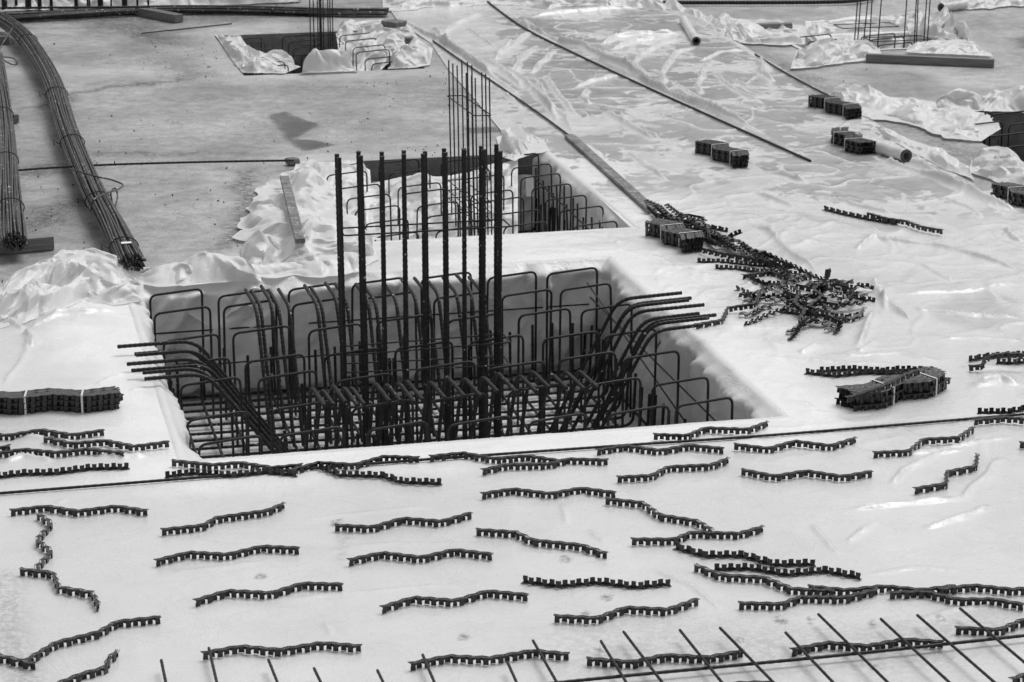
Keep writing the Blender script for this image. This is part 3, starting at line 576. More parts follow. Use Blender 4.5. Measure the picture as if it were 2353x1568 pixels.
CR('rumpled film edge beside the white roll with the dark open end', [(1520, 18), (1575, 40), (1640, 66), (1700, 92)], [(1515, 4), (1570, 18), (1640, 46), (1712, 82)], 60, 18, slack=1.3, bump=0.07, seed=77, edge=.06)
CR('crumpled film heap left of the far right pit, wrapped round a dark beam', [(1640, 78), (1700, 102), (1770, 105), (1850, 104)], [(1640, 62), (1680, 46), (1760, 50), (1850, 62)], 60, 34, slack=1.34, bump=0.09, seed=81, edge=.10)
CR('tall crumpled film bundle lying in front of the far right pit', [(1815, 163), (1870, 160), (1940, 146), (2030, 142)], [(1830, 118), (1880, 108), (1950, 104), (2020, 112)], 66, 36, slack=1.42, bump=0.16, seed=85, edge=.08)
CR('crumpled film behind the slender bars of the far right pit', [(1850, 84), (1930, 92, -.3), (2040, 92, -.4), (2160, 92, -.3)], [(1850, 50), (1940, 44), (2050, 40), (2150, 44)], 66, 26, slack=1.34, bump=0.12, seed=88, edge=.10, floor=False)
CR('film flap peaked high behind the right corner bars of the far pit', [(2090, 84), (2150, 88), (2200, 96), (2240, 110)], [(2080, 44), (2110, 34), (2150, 46), (2210, 78)], 50, 36, slack=1.36, bump=0.22, seed=91, edge=.10)
CR('film draped over the long dark beam beside the far right pit', [(2080, 143, .125), (2150, 146, .125), (2220, 149, .125), (2282, 152, .115)], [(2090, 104), (2160, 100), (2220, 108), (2275, 124)], 50, 22, slack=1.2, bump=.03, seed=94, edge=.05, floor=False)
CR('crumpled film lying at the top right corner beside a roll end', [(2170, 24), (2230, 26), (2300, 18), (2400, 16)], [(2160, 4), (2230, -4), (2300, -10), (2400, -10)], 54, 24, slack=1.34, bump=0.10, seed=97, edge=.10)
CR('long crumpled film running from the spacer stacks to the right hand pit', [(1900, 232), (1975, 268), (2050, 278), (2110, 292), (2180, 318), (2252, 330)], [(1905, 218), (1985, 226), (2070, 230), (2170, 244), (2260, 262), (2300, 300)], 100, 40, slack=1.28, bump=0.12, seed=101, edge=.10)
CR('film tent raised at the far edge of the pit on the right', [(2140, 256), (2220, 257), (2300, 258), (2420, 272)], [(2140, 246), (2220, 236), (2310, 226), (2420, 252)], 56, 26, slack=1.30, bump=0.16, seed=104, edge=.08, floor=False)
CR('bulky film heap at the right picture edge, below the right hand pit', [(2225, 400), (2280, 425), (2340, 440), (2440, 470)], [(2232, 372), (2280, 362), (2340, 372), (2450, 410)], 64, 44, slack=1.40, bump=.11, seed=108, edge=.10)
CR('narrow film edge lifting along the wet sheet in the right middle', [(2000, 300), (2080, 345), (2170, 392), (2240, 420)], [(2010, 292), (2090, 322), (2160, 345), (2225, 392)], 70, 16, slack=1.16, bump=0.04, seed=112, edge=.05)

CR('white film flap hanging down over the far left rim of the largest pit', [(305, 672, -.55), (400, 668, -.22), (480, 664, -.48), (560, 660, -.20), (640, 652, -.40), (720, 648, -.15)], [(300, 640, .05), (400, 634, .06), (520, 632, .08), (620, 626, .10), (720, 622, .05)], bump=.08, seed=131, edge=.08, floor=False)
CR('small torn piece of film lying flat beside the left corner of the largest pit', [(222, 700), (260, 708), (320, 700)], [(218, 664), (260, 655), (318, 660)], bump=.03, seed=140, edge=.05)
# ------------------------------------------------------------------ a building beyond the site: only its reflection in the wet film is in view
M_FAC, t, b = mat("dark_facade", .1, .7); mb = MB()
mb.hexa([(-9, 88, 0), (60, 88, 0), (60, 100, 0), (-9, 100, 0), (-9, 88, 13), (60, 88, 13), (60, 100, 13), (-9, 100, 13)])
o = mb.put('building', M_FAC); o['kind'] = 'structure'
M_COL, t, b = mat("pale_facade", .45, .7); mb = MB()
for k in range(24):
    mb.box((-8 + k * 2.8, 87.7, 6), (.35, 0, 0), (0, .28, 0), (0, 0, 5.9))
o2 = mb.put('wall_piers', M_COL); o2['kind'] = 'structure'; o2.parent = o
# ------------------------------------------------------------------ reinforcement
def ray_b(u, v, b):
    C0 = np.array([0, 0, H]); d = P(u, v, 0.0) - C0; t = (b - (C0 - O) @ B) / (d @ B); p = C0 + d * t
    return float((p - O) @ A), float(p[2])
def hoop_pts(a0, a1, b, zt, zb, sk=.08, rz=.02):
    j = lambda s: rnd.uniform(-s, s)
    p = [W(a0 + j(.02), b + j(.03), zb), W(a0, b, zt), W(a1, b + sk, zt + rz), W(a1 + j(.02), b + sk + j(.03), zb)]
    return fillet(p, .07, 5)
def hoop(root, cols, rows, wd, zt, zb, r, skip=(), sides=7):
    for i, a in enumerate(cols):
        for k, b in enumerate(rows):
            if (i, k) in skip: continue
            da, db, dz = rnd.uniform(-.03, .03), rnd.uniform(-.05, .05), rnd.uniform(-.03, .02)
            bar('hoop', hoop_pts(a + da, a + da + wd + rnd.uniform(-.02, .02), b + db, zt + dz, zb), r, M_BARC, root, sides, .0)
# the footing cage of the largest pit
fc = empty('footing_cage', W(2.4, 2.65, -1.15), 'black steel footing cage of hoops, mat and splayed bent bars filling the largest pit', 'rebar cage')
hoop(fc, [.14, .80, 1.47, 2.13, 2.80, 3.46, 4.05], [.42, 1.12, 1.95, 2.68, 3.50, 4.30, 4.93], .52, -.01, -1.1, .0118)
for i in range(23):
    b = .15 + i * .225; j = rnd.uniform(-.03, .03)
    bar('mat_bar', fillet([W(.24, b + j, -.62 + rnd.uniform(-.06, .06)), W(.22, b + j, -1.10), W(4.50, b + j, -1.10), W(4.52, b + j, -.60 + rnd.uniform(-.06, .06))], .1, 4), .0145, M_BAR, fc, 7, .07, .03)
for i in range(21):
    a = .18 + i * .22; j = rnd.uniform(-.03, .03)
    bar('mat_bar', fillet([W(a + j, .2, -.62 + rnd.uniform(-.06, .06)), W(a + j, .18, -1.075), W(a + j, 4.90, -1.075), W(a + j, 4.92, -.58 + rnd.uniform(-.07, .07))], .1, 4), .0145, M_BAR, fc, 7, .07, .03)
def bent(p): bar('bent_bar', fillet(p, .14, 5), .0175, M_BAR, fc, 8, .07, .022)
J = lambda s: rnd.uniform(-s, s)
for a in [1.05, 1.1, 1.2, 1.26, 1.36, 1.62, 1.67, 1.81, 1.91, 2.1, 2.17, 2.37, 2.56, 2.68, 2.78, 2.95, 3.09, 3.21]:
    z = .1 + J(.02); bent([W(a + J(.02), 3.25, -1.05), W(a, 3.97 + J(.06), z), W(a - .02, 4.56 + J(.06), z + .015)])
for a in [1.17, 1.25, 1.35, 1.43, 1.49, 1.7, 1.79, 1.9, 1.97, 2.16, 2.31, 2.46, 2.61, 2.75, 2.93, 3.04, 3.19, 3.33, 3.45]:
    z = .1 + J(.015); bent([W(a + J(.02), 2.0, -1.05), W(a, 1.38 + J(.05), z), W(a + .02, .79 + J(.05), z + .01)])
for b, e in zip([3.16, 2.92, 2.87, 2.66, 2.42, 2.27, 2.2, 2.06], [4.92, 4.94, 4.9, 4.98, 4.86, 4.97, 4.88, 4.78]):
    z = .19 + J(.015); bent([W(3.66, b, -1.05), W(4.33 + J(.03), b, z), W(e, b + .02, z + .02)])
for b, e in zip([2.95, 2.74, 2.69, 2.44, 2.22, 2.17, 1.98], [-.3, -.17, -.16, -.26, -.24, -.15, -.15]):
    z = .09 + J(.012); bent([W(1.22, b, -1.05), W(.37 + J(.03), b, z), W(e, b + .0, z - .01)])
for p in ([W(4.56, 5.1, -.33), W(4.56, .25, -.33)], [W(.1, 5.08, -.42), W(4.6, 5.1, -.4)], [W(.2, 4.9, -.72), W(2.4, 4.95, -.7)], [W(4.5, 5.0, -.15), W(4.58, .9, -.75)]):
    bar('tie_bar', p, .008, M_BARC, fc, 6)
for k in range(26):
    a, b = rnd.uniform(1.2, 3.6), rnd.choice((rnd.uniform(1.5, 2.3), rnd.uniform(3.0, 3.7), rnd.uniform(.4, 1.2))); bar('starter_bar', [W(a, b, -1.08), W(a + J(.03), b + J(.05), -.45 + J(.2))], .015, M_BAR, fc, 7, .07, .03)
for k in range(0): bar('mat_bar', [W(1.0 + J(.2), .5 + k * .36, -.98), W(3.8 + J(.2), .5 + k * .36 + J(.05), -.98)], .0135, M_BAR, fc, 7, .07, .03)
# tall thick bars of the wall column
wc = empty('column_cage', W(2.4, 2.65, -1.1), 'tall cage of paired thick dark bars rising from the middle of the largest pit', 'rebar cage')
front = [(762, 1350), (948, 1335), (1130, 1340), (1315, 1320), (1481, 1318), (1672, 1305), (1834, 1280), (2002, 1280), (2143, 1295)]
back = [(743, 1320), (928, 1297), (1127, 1302), (1316, 1290), (1497, 1297), (1660, 1273), (1828, 1272), (1977, 1252), (2108, 1237)]
for row, b in ((front, 2.55), (back, 2.74)):
    for k, p in enumerate(row):
        a, z = ray_b(*t2d(1000, 0, p), b); lean = (k - 4) * .004 + J(.012)
        bar('vertical_bar', [W(a - lean, b, -1.08), W(a, b, z)], .0205, M_BAR, wc, 10, .07, .026)
for zz, j in ((ray_b(*t2d(1000, 667, (1480, 552)), 2.52)[1], .0), (ray_b(*t2d(1000, 1333, (1500, 143)), 2.52)[1], .02), (ray_b(*t2d(1000, 1333, (1500, 143)), 2.52)[1] - .16, -.03)):
    c4 = [W(1.655, 2.51, zz), W(3.13, 2.51, zz + j), W(3.13, 2.79, zz + j), W(1.655, 2.79, zz)]
    bar('tie', fillet([(c4[0] + c4[1]) / 2, c4[1], c4[2], c4[3], c4[0], (c4[0] + c4[1]) / 2], .03, 3), .0075, M_BAR, wc, 7, .05, .02)
# second pit
f2 = empty('footing_cage', W(4, 8.6, -1), 'low footing cage of slim hoops in the second pit, behind the tall thick bars', 'rebar cage')
hoop(f2, [2.66, 3.35, 4.1, 4.82], [6.9, 7.46, 8.05, 8.62, 9.2, 9.78, 10.34], .5, -.0, -.95, .0095, sides=6)
for i in range(17): bar('mat_bar', fillet([W(2.68, 6.75 + i * .23, -.55 + J(.05)), W(2.66, 6.75 + i * .23, -.94), W(5.3, 6.75 + i * .23, -.94), W(5.31, 6.75 + i * .23, -.5 + J(.06))], .09, 3), .011, M_BAR, f2, 6)
for i in range(12): bar('mat_bar', [W(2.7 + i * .235, 6.7, -.92), W(2.7 + i * .235, 10.5, -.92)], .011, M_BAR, f2, 6)
bar('tie_bar', [W(5.25, 10.4, -.25), W(5.25, 6.7, -.3)], .009, M_BARC, f2, 6)
for k in range(17): bar('starter_bar', [W(5.28, 6.75 + k * .225 + J(.03), -.92), W(5.27 + J(.02), 6.75 + k * .225, -.16 + J(.12))], .0125, M_BAR, f2, 6)
for k in range(11): bar('starter_bar', [W(3.0 + k * .2, 10.3, -.92), W(3.0 + k * .2 + J(.03), 10.3, -.3 + J(.12))], .0115, M_BAR, f2, 6)
tg = MB(); c = W(4.95, 9.3, -.12); tg.box(c, A * .045, B * .003, UP * .12); tg.put('paper_tag', M_TAG, f2)
c2 = empty('column_cage', W(4.1, 8.6, -.9), 'slim tied bars standing tall behind the thick bars, rising from the second pit', 'rebar cage')
BF, BN = 9.25, 8.05
lf = [(1700, 517), (1735, 545), (1772, 563), (1850, 625), (1895, 650), (1927, 670)]; rf = [(1812, 513), (1860, 532), (1898, 558), (1983, 620), (2015, 635), (2048, 667)]
cc = []
for row in (lf, rf):
    for p, t in zip(row, (0, .16, .33, .7, .87, 1)):
        b = BF + (BN - BF) * t; a, z = ray_b(*t2d(1000, 0, p), b); cc.append((a, b))
        bar('vertical_bar', [W(a + .03, b, -.93), W(a, b, z)], .0085, M_BAR, c2, 7)
for zz in (ray_b(*t2d(1000, 0, (1925, 990)), BN)[1], ray_b(*t2d(1000, 667, (1940, 400)), BN)[1], ray_b(*t2d(1000, 667, (1960, 310)), BN)[1], -.2):
    c4 = [W(cc[0][0] - .015, BF + .02, zz), W(cc[6][0] + .015, BF + .02, zz), W(cc[11][0] + .015, BN - .02, zz), W(cc[5][0] - .015, BN - .02, zz)]
    bar('tie', fillet([c4[0], c4[1], c4[2], c4[3], c4[0]], .02, 3), .0065, M_BARC, c2, 6)
# far pit
f3 = empty('footing_cage', W(3.9, 18.6, -.9), 'small footing cage of thin hoops in the far pit, upper left of centre', 'rebar cage')
hoop(f3, [2.7, 3.55, 4.45], [17.15, 17.65, 18.2, 18.75, 19.3, 19.85], .52, .03, -.85, .009, sides=6)
c3 = empty('column_cage', W(3.8, 18.6, -.9), 'slim bar cage running off the top edge, standing in the far pit left of centre', 'rebar cage')
for x, t in ((515, .3), (545, .1), (580, .4), (598, .0), (608, .5), (628, .9), (668, .2), (686, .5), (707, .9)):
    b = 18.3 + t; a, z = ray_b(*t2d(1000, 0, (x, 300)), b); bar('vertical_bar', [W(a, b, -.88), W(a + .01, b, 2.6)], .0125 if x in (598, 608) else .009, M_BAR, c3, 7)
for zz in (-.15, .15): 
    c4 = [W(3.6, 19.2, zz), W(4.25, 19.2, zz), W(4.25, 18.3, zz), W(3.6, 18.3, zz)]; bar('tie', c4 + [c4[0]], .006, M_BARC, c3, 6)
# pits on the right
f4 = empty('footing_cage', W(11.6, 10, -1), 'dark hoops and starter bars in the pit cut off by the right picture edge', 'rebar cage')
for x0, x1, y0, z0 in ((1670, 1965, 990, .05), (1805, 2115, 1080, .03), (2070, 2380, 985, .06), (2020, 2330, 1175, .0), (2225, 2520, 1070, .04), (2200, 2510, 1265, .0)):
    a0, b = L(*t2d(2996, 0, (x0, y0)), z0); a1, _ = L(*t2d(2996, 0, (x1, y0 - 15)), z0)
    bar('hoop', hoop_pts(a0, a0 + .62, b, z0, -.95), .0105, M_BARC, f4, 7)
for a, b in ((11.1, 11.4), (11.25, 10.9), (11.5, 10.6), (11.4, 10.1), (11.65, 9.8), (11.6, 9.5), (11.9, 10.0), (11.3, 9.9), (11.2, 10.4), (11.8, 10.5), (12.0, 11), (11.7, 11.2), (11.05, 9.3), (11.2, 9.0), (11.5, 8.9), (12.1, 9.6)):
    bar('starter_bar', [W(a, b, -.95), W(a, b, -.25 + J(.08))], .0135, M_BAR, f4, 7)
f5 = empty('footing_cage', W(12, 17.4, -.9), 'low hoops just showing in the far right pit beneath the slender bars', 'rebar cage')
for x0, x1, y0 in ((408, 665, 322), (503, 760, 362), (960, 1215, 315), (1035, 1265, 345), (1100, 1350, 392)):
    a0, b = L(*t2d(2996, 0, (x0, y0)), .06); bar('hoop', hoop_pts(a0, a0 + .6, b, .06, -.8), .010, M_BARC, f5, 6)
c5 = empty('column_cage', W(12.3, 17.3, -.9), 'slender leaning bars rising off the top edge from the far right pit', 'rebar cage')
for (p, q_), t in zip([((930, 0), (905, 320)), ((957, 0), (932, 320)), ((1018, 0), (985, 315)), ((1053, 0), (1033, 330)), ((1133, 0), (1098, 420)), ((1350, 0), (1322, 410)), ((1432, 0), (1412, 420)), ((1447, 0), (1430, 420)), ((1520, 0), (1492, 420)), ((1550, 0), (1522, 400))], (.4, .3, .4, .1, 0, 0, .4, 0, .2, .4)):
    b = 17.1 + t; a1, z1 = ray_b(*t2d(2996, 0, p), b); a0, z0 = ray_b(*t2d(2996, 0, q_), b); k = (a1 - a0) / max(z1 - z0, .1)
    bar('vertical_bar', [W(a0 + k * (-.8 - z0), b, -.8), W(a0 + k * (2.6 - z0), b, 2.6)], .0095, M_BAR, c5, 7)
for zz in (.08, .3):
    a0, b0_ = L(*t2d(2996, 0, (1000, 330)), zz); a1, _ = L(*t2d(2996, 0, (1525, 325)), zz)
    bar('tie', [W(a0, 17.5, zz), W(a1, 17.5, zz), W(a1, 17.1, zz), W(a0, 17.1, zz), W(a0, 17.5, zz)], .0075, M_BARC, c5, 6)
# upright bars along the top edge
sr = empty('starter_bar_row', P(150, 24), 'row of dark upright bars cut by the top edge at the upper left', 'rebar')
for x, r in ((38, .05), (125, .016), (135, .016), (225, .055), (313, .04), (405, .03), (600, .035), (690, .016), (705, .016), (790, .05), (875, .016), (980, .05), (1080, .02), (1165, .02)):
    p = P(x / 3.4137, 85 / 3.4137); bar('upright_bar', [p + UP * -.02, p + UP * 1.7], r, M_BAR, sr, 6)
bar('tie_bar', [P(0, 19, .3), P(345, 16, .3)], .02, M_BAR, sr, 6)
sr = empty('starter_bar_row', P(600, 6), 'second row of dark upright bars at the top edge, right of the film ridge', 'rebar')
for x in range(1790, 2360, 62):
    p = P(x / 3.4137, 4); bar('upright_bar', [p + UP * -.02, p + UP * 1.6], .03, M_BAR, sr, 6)
M_SOIL, t, b = mat("dark_soil", .08, .9); n = N(t); n.link(n.ramp(n.noise(3, 6, .7), [(.3, .05), (.7, .16)]), b.inputs["Base Color"])
mb = MB(); mb.hexa([P(-500, -25), P(860, -40), P(860, -60), P(-500, -60), P(-500, -25) + np.array([0, 2, 2.2]), P(860, -40) + np.array([0, 2, 2.2]), P(860, -60) + np.array([0, 3, 2.2]), P(-500, -60) + np.array([0, 3, 2.2])])
o = mb.put('soil_terrain', M_SOIL); o['kind'] = 'structure'

# ------------------------------------------------------------------ single long bars
def long_bar(name, pts, r, label, z=.02, m=None, group=None, step=.03, cat='rebar'):
    if len(pts[0]) == 2: w3 = [P(p[0], p[1], z) for p in pts]
    else: w3 = [P(*p) for p in pts]
    if len(w3) > 2: w3 = smooth_curve(w3, 8 * len(w3))
    return tag(bar(name, w3, r, m or M_BARC, None, 8, .06, step), label, cat, group)
lb = 'long reinforcing bars lying on the film'
long_bar('rebar', [(-40, 1137), (450, 1098), (900, 1062), (1400, 1026), (1800, 998), (2353, 952), (2420, 946)], .0115, 'long thin ribbed bar crossing the whole picture just in front of the pits', .03, group=lb)
long_bar('rebar', [(1120, 1590), (1350, 1562), (1900, 1509), (2353, 1461), (2440, 1452)], .0115, 'long ribbed bar lying under the row of slanting bars at the bottom right', .055, group=lb)
long_bar('rebar', [(1112, -2), (1200, 62), (1310, 118), (1480, 198), (1650, 275), (1862, 370)], .016, 'long dark bar crossing the wet sheet diagonally, its near end bare', .03, group=lb)
long_bar('rebar', [(995, 94), (1060, 140), (1150, 200), (1240, 262), (1312, 315)], .014, 'dark bar along the sheet edge ending at the weathered plank', .03, group=lb)
long_bar('rebar', [(1735, 125), (1800, 165), (1860, 198), (1908, 222)], .014, 'short dark bar on the far right film edge, left of the crumpled bundle', .03, group=lb)
long_bar('rebar', [(-20, 396), (200, 381), (450, 373), (675, 369)], .013, 'thin bar stretched over both curved bundles to the corner of the second pit', .22, group=lb)
long_bar('rebar', [(325, 77), (530, 55)], .011, 'loose short bar on the concrete, left of a near parallel one', .012, group=lb)
long_bar('rebar', [(388, 71), (533, 55)], .010, 'loose short bar on the concrete, right of a near parallel one', .03, group=lb)
long_bar('rebar', [(214, 36), (490, 27)], .012, 'thin bar beside the straight bundle, behind the timber block', .012, group=lb)
long_bar('rebar', [(1300, 3), (1520, 6), (1900, 5), (2010, -4)], .035, 'dark bar at the top edge, right of the film border', .05, group=lb)
long_bar('rebar', [(1760, 620), (1705, 560), (1680, 550), (1560, 540)], .007, 'thin bar poking out from the round spacer stack to the tangled pile', .02, group=lb)
sl_ = 'slanting bars at the bottom edge'
T4 = [(((0, 1997), (1380, 1378), (1425, 1600)), 'short bar end at the bottom edge, furthest left of the slanting row'),
      (((0, 1997), (1787, 1275), (1862, 1600)), 'slanting bar whose tip crosses the left end of a wavy spacer at the bottom'),
      (((1000, 1997), (158, 1375), (247, 1600)), 'slanting bar at the bottom with bare film left and right of its tip'),
      (((1000, 1997), (548, 1448), (620, 1600)), 'short bar tip at the bottom edge under the long spacer'),
      (((1000, 1997), (1090, 1465), (1155, 1600)), 'shortest visible bar tip at the bottom edge, near the centre left'),
      (((1000, 1997), (1477, 1332), (1600, 1620)), 'slanting bar crossing the spacer at the bottom centre near its left end'),
      (((1000, 1997), (2203, 1395), (2295, 1600)), 'bar tip beneath the middle of the bottom centre spacer'),
      (((2000, 1997), (282, 1210), (510, 1610)), 'slanting bar crossing the right half of the bottom centre spacer'),
      (((2000, 1997), (863, 1215), (1100, 1600)), 'slanting bar over the left end of the bottom spacer, right of centre'),
      (((2000, 1997), (1057, 1135), (1420, 1610)), 'slanting bar crossing the middle left of the bottom spacer, right of centre'),
      (((2000, 1997), (1538, 1120), (1940, 1620)), 'slanting bar crossing the middle right of the bottom spacer, right of centre'),
      (((2000, 1997), (1882, 1102), (2380, 1610)), 'slanting bar touching the right end of the bottom spacer, right of centre'),
      (((2996, 1997), (313, 1143), (760, 1610)), 'slanting bar over the left end of the spacer at the bottom right'),
      (((2996, 1997), (593, 985), (1230, 1610)), 'slanting bar crossing the spacer at bottom right left of its middle'),
      (((2996, 1997), (1127, 1025), (1770, 1620)), 'slanting bar crossing the spacer at bottom right past its middle'),
      (((2996, 1997), (1440, 993), (2160, 1620)), 'slanting bar just beyond the right end of the bottom right spacer'),
      (((2996, 1997), (1805, 935), (2480, 1500)), 'slanting bar furthest right, over the spacer cut by the picture edge')]
for (t0, p, q_), lab in T4:
    p, q_ = t2d(*t0, p), t2d(*t0, q_); w0, w1 = P(*p, .085), P(*q_, .085); w1 = w0 + (w1 - w0) * 1.35
    tag(bar('slanting_rebar', [w0, w1], .0095, M_BARC, None, 8, .05, .03), lab, 'rebar', sl_)

# ------------------------------------------------------------------ bundles of stock bars
def bundle(label, ctrl, n, rad, r, zc, ties, m=None, twist=1.2, aspect=.75, seed=1):
    rs = random.Random(seed); C = smooth_curve([P(u, v, zc + rad * aspect) for u, v in ctrl], 40); C[:, 2] = 0; root = empty('rebar_bundle', C[20], label, 'rebar bundle', 'bundles of straight stock bars')
    T = np.gradient(C, axis=0); T /= np.linalg.norm(T, axis=1)[:, None]; S = np.cross(T, UP); S /= np.linalg.norm(S, axis=1)[:, None]
    zz = zc + rad * aspect; k = 0; pts = []
    while len(pts) < n:
        rr = math.sqrt((len(pts) + .5) / n); an = 2.39996 * len(pts); pts.append((rr * math.cos(an), rr * math.sin(an)))
    t = np.linspace(0, 1, 40)
    for (x, y) in pts:
        ph = rs.uniform(-.5, .5); tw = twist * np.sin(t * math.pi * 1.3 + ph * .6) * .35 + .12 * np.sin(t * 9 + ph * 9)
        xx = x * np.cos(tw) - y * np.sin(tw); yy = x * np.sin(tw) + y * np.cos(tw)
        j0 = rs.uniform(-.5, .5) * .06; pp = C + S * (xx * rad)[:, None] + UP * (zz + yy * rad * aspect)[:, None]
        pp[-1] += T[-1] * j0
        bar('stock_bar', pp, r, m or M_STOCK, root, 6)
    for f_ in ties:
        i = int(f_ * 39); an = np.linspace(0, 2 * math.pi, 24)
        ring = [C[i] + S[i] * math.cos(q) * rad * 1.12 + UP * (zz + math.sin(q) * rad * aspect * 1.12) for q in an]
        ring += [ring[-1] + S[i] * .04 + UP * .02, ring[-1] + S[i] * .08 + UP * .05, ring[-1] + S[i] * .07 - UP * .02]
        bar('tie_wire', ring, .006, M_BARC, root, 6)
    return root, C, S, T, zz
root, C_, S_, T_, zz = bundle('large curved bundle of dark bars bending down to the near film heap', [(2, 42), (60, 90), (118, 185), (155, 300), (210, 430), (262, 525), (304, 606)], 74, .13, .0122, .10, (.18, .4, .56, .74, .93), seed=3)
mb = MB(); i = 37; mb.box(C_[i] + UP * (zz + .125 * .75 + .008), S_[i] * .05, T_[i] * .035, UP * .002); mb.put('paper_tag', M_TAG, root)
root2, C_, S_, T_, zz = bundle('narrower bundle of dark bars along the left picture edge, its cut ends resting on timber', [(-14, 130), (-4, 200), (8, 300), (16, 400), (24, 480), (34, 556)], 72, .13, .0122, .10, (.35, .55, .8), seed=5)
root3, *_ = bundle('straight flat bundle of dark bars running along the top left edge', [(-30, 40), (60, 37), (150, 33), (300, 24), (440, 21), (600, 22), (760, 26), (890, 26)], 14, .17, .022, .02, (.4, .75), aspect=.3, seed=8)
def wire(label, pts, r=.010):
    return tag(bar('rebar_wire', smooth_curve([P(*p) for p in pts], 50), r, M_STOCK, None, 7), label, 'wire', 'bent pieces of rod by the bundles')
wire('bent rod looped round the near end of the large curved bundle', [t2d(0, 667, p) + (z,) for p, z in (((600, 20), .36), ((700, 50), .36), ((850, 90), .34), ((960, 115), .25), ((1050, 155), .2), ((1010, 195), .22), ((900, 230), .36), ((800, 290), .38), ((775, 380), .2))])
wire('small upright rod loop beside the large curved bundle', [t2d(0, 667, p) + (z,) for p, z in (((955, 280), .02), ((950, 220), .12), ((985, 185), .16), ((1005, 250), .08), ((985, 355), .01))], .009)
wire('rod loop lying by the left picture edge near the top bundles', [t2d(0, 0, p) + (z,) for p, z in (((-30, 520), .1), ((20, 490), .1), ((110, 500), .03), ((150, 535), .02), ((110, 555), .02), ((40, 520), .06), ((5, 490), .1))])
wire('pale rod leaning over the top of the large curved bundle', [t2d(0, 0, p) + (z,) for p, z in (((-30, 480), .1), ((20, 380), .15), ((90, 270), .25), ((135, 200), .35))], .012)

# ------------------------------------------------------------------ timbers, stones and rolls
def timber(name, p, q_, wd, ht, label, z=0.0, m=None, cat='timber', group=None):
    w0, w1 = P(*p, z), P(*q_, z); d = w1 - w0; l = np.linalg.norm(d); d /= l; s = np.cross(d, UP)
    mb = MB(); mb.box([0, 0, 0], [l / 2, 0, 0], [0, wd / 2, 0], [0, 0, ht / 2]); o = mb.put(name, m or M_WOOD)
    o.location = Vector((w0 + w1) / 2 + UP * ht / 2); o.rotation_euler = (0, 0, math.atan2(d[1], d[0]))
    bv = o.modifiers.new('bevel', 'BEVEL'); bv.width = .004; bv.segments = 2
    return tag(o, label, cat, group)
tm = 'timbers and boards lying about'
timber('timber_block', (-30, 585), (122, 571), .14, .14, 'squared timber supporting the cut end of the left bundle', group=tm)
timber('timber_block', (18, 284), (40, 281), .1, .11, 'small timber block peeping out beside the left bundle', group=tm)
timber('timber_beam', (318, 34), (412, 52), .16, .13, 'short thick timber end lying under the straight bundle', group=tm)
timber('timber_beam', (-10, 102), (20, 100), .1, .12, 'dark timber hidden beneath the top of the curved bundle', group=tm)
timber('timber_beam', (1990, 142), (2284, 155), .10, .12, 'long dark wet beam in front of the far right pit', group=tm)
timber('timber_beam', (1728, 74), (1818, 71), .12, .13, 'dark beam end poking out of the film heap at upper right', group=tm)
timber('timber_plank', (1308, 315), (1500, 488), .125, .035, 'long weathered plank lying on the film towards the tangled spacers', m=M_BOARD, z=.02, group=tm)
timber('timber_plank', (654, 414), (690, 560), .10, .05, 'narrow board showing between film folds left of the second pit', m=M_BOARD, z=.24, group=tm)
timber('timber_plank', (495, 636), (565, 631), .12, .03, 'low board edge behind the film ridge at the largest pit', m=M_BOARD, group=tm)
def stone(p, sz, label, z, seed):
    rs = np.random.RandomState(seed); mb = MB(); mb.box([0, 0, 0], [sz[0], 0, 0], [0, sz[1], 0], [0, 0, sz[2]])
    mb.v = [tuple(np.array(v) * (1 + (rs.rand(3) - .5) * .35)) for v in mb.v]; o = mb.put('stone_block', M_STONE); o.location = Vector(P(*p, z) + UP * sz[2]); o.rotation_euler = (0, 0, rs.rand())
    bv = o.modifiers.new('bevel', 'BEVEL'); bv.width = .02; bv.segments = 2; return tag(o, label, 'stone', 'stones weighing down film')
stone((906, 62), (.14, .16, .05), 'dark flat stone weighing down film at the top of the far pit', .1, 1)
stone((940, 100), (.07, .09, .05), 'smaller stone on the film near the right corner of the far pit', .08, 2)
stone((672, 378), (.07, .08, .04), 'small rubble lump at the end of the thin bar by the second pit', .0, 3)
def roll(p, q_, rad, label, m=M_CRUM):
    w0, w1 = P(*p, rad + .01), P(*q_, rad + .01); d = w1 - w0; l = np.linalg.norm(d); d /= l
    root = empty('film_roll', (w0 + w1) / 2, label, 'film roll', 'rolls of film left on the sheet')
    ts = np.linspace(0, 1, 26); mb = MB(); mb.tube([w0 + d * l * t + UP * .006 * math.sin(t * 23) for t in ts], rad, 18, .03); mb.f.pop(); mb.put('rolled_film', m, root, True)
    mb = MB(); N_ = 20; s = np.cross(d, UP); s /= np.linalg.norm(s); u = np.cross(s, d); v, f = [], []
    for rr, dd in ((rad * 1.04, -.012), (rad * 1.04, .012), (rad * .62, .014), (rad * .58, -.5)):
        v += [tuple(w1 + d * dd + rr * (s * math.cos(k * 2 * math.pi / N_) + u * math.sin(k * 2 * math.pi / N_))) for k in range(N_)]
    for i in range(3): f += [(i * N_ + k, i * N_ + (k + 1) % N_, (i + 1) * N_ + (k + 1) % N_, (i + 1) * N_ + k) for k in range(N_)]
    put('core_tube', v, f, M_CARD, root, True); return root
roll(t2d(2000, 0, (1565, 165)), t2d(2000, 0, (1680, 352)), .065, 'white film roll with dark open end lying near the top, right of centre')
roll(t2d(2996, 0, (900, 1190)), t2d(2996, 0, (1345, 1335)), .075, 'long white film roll with dark open end beside the spacer stacks')
roll(t2d(2996, 0, (1850, 40)), t2d(2996, 0, (1645, 68)), .07, 'short film roll end in the top right corner')
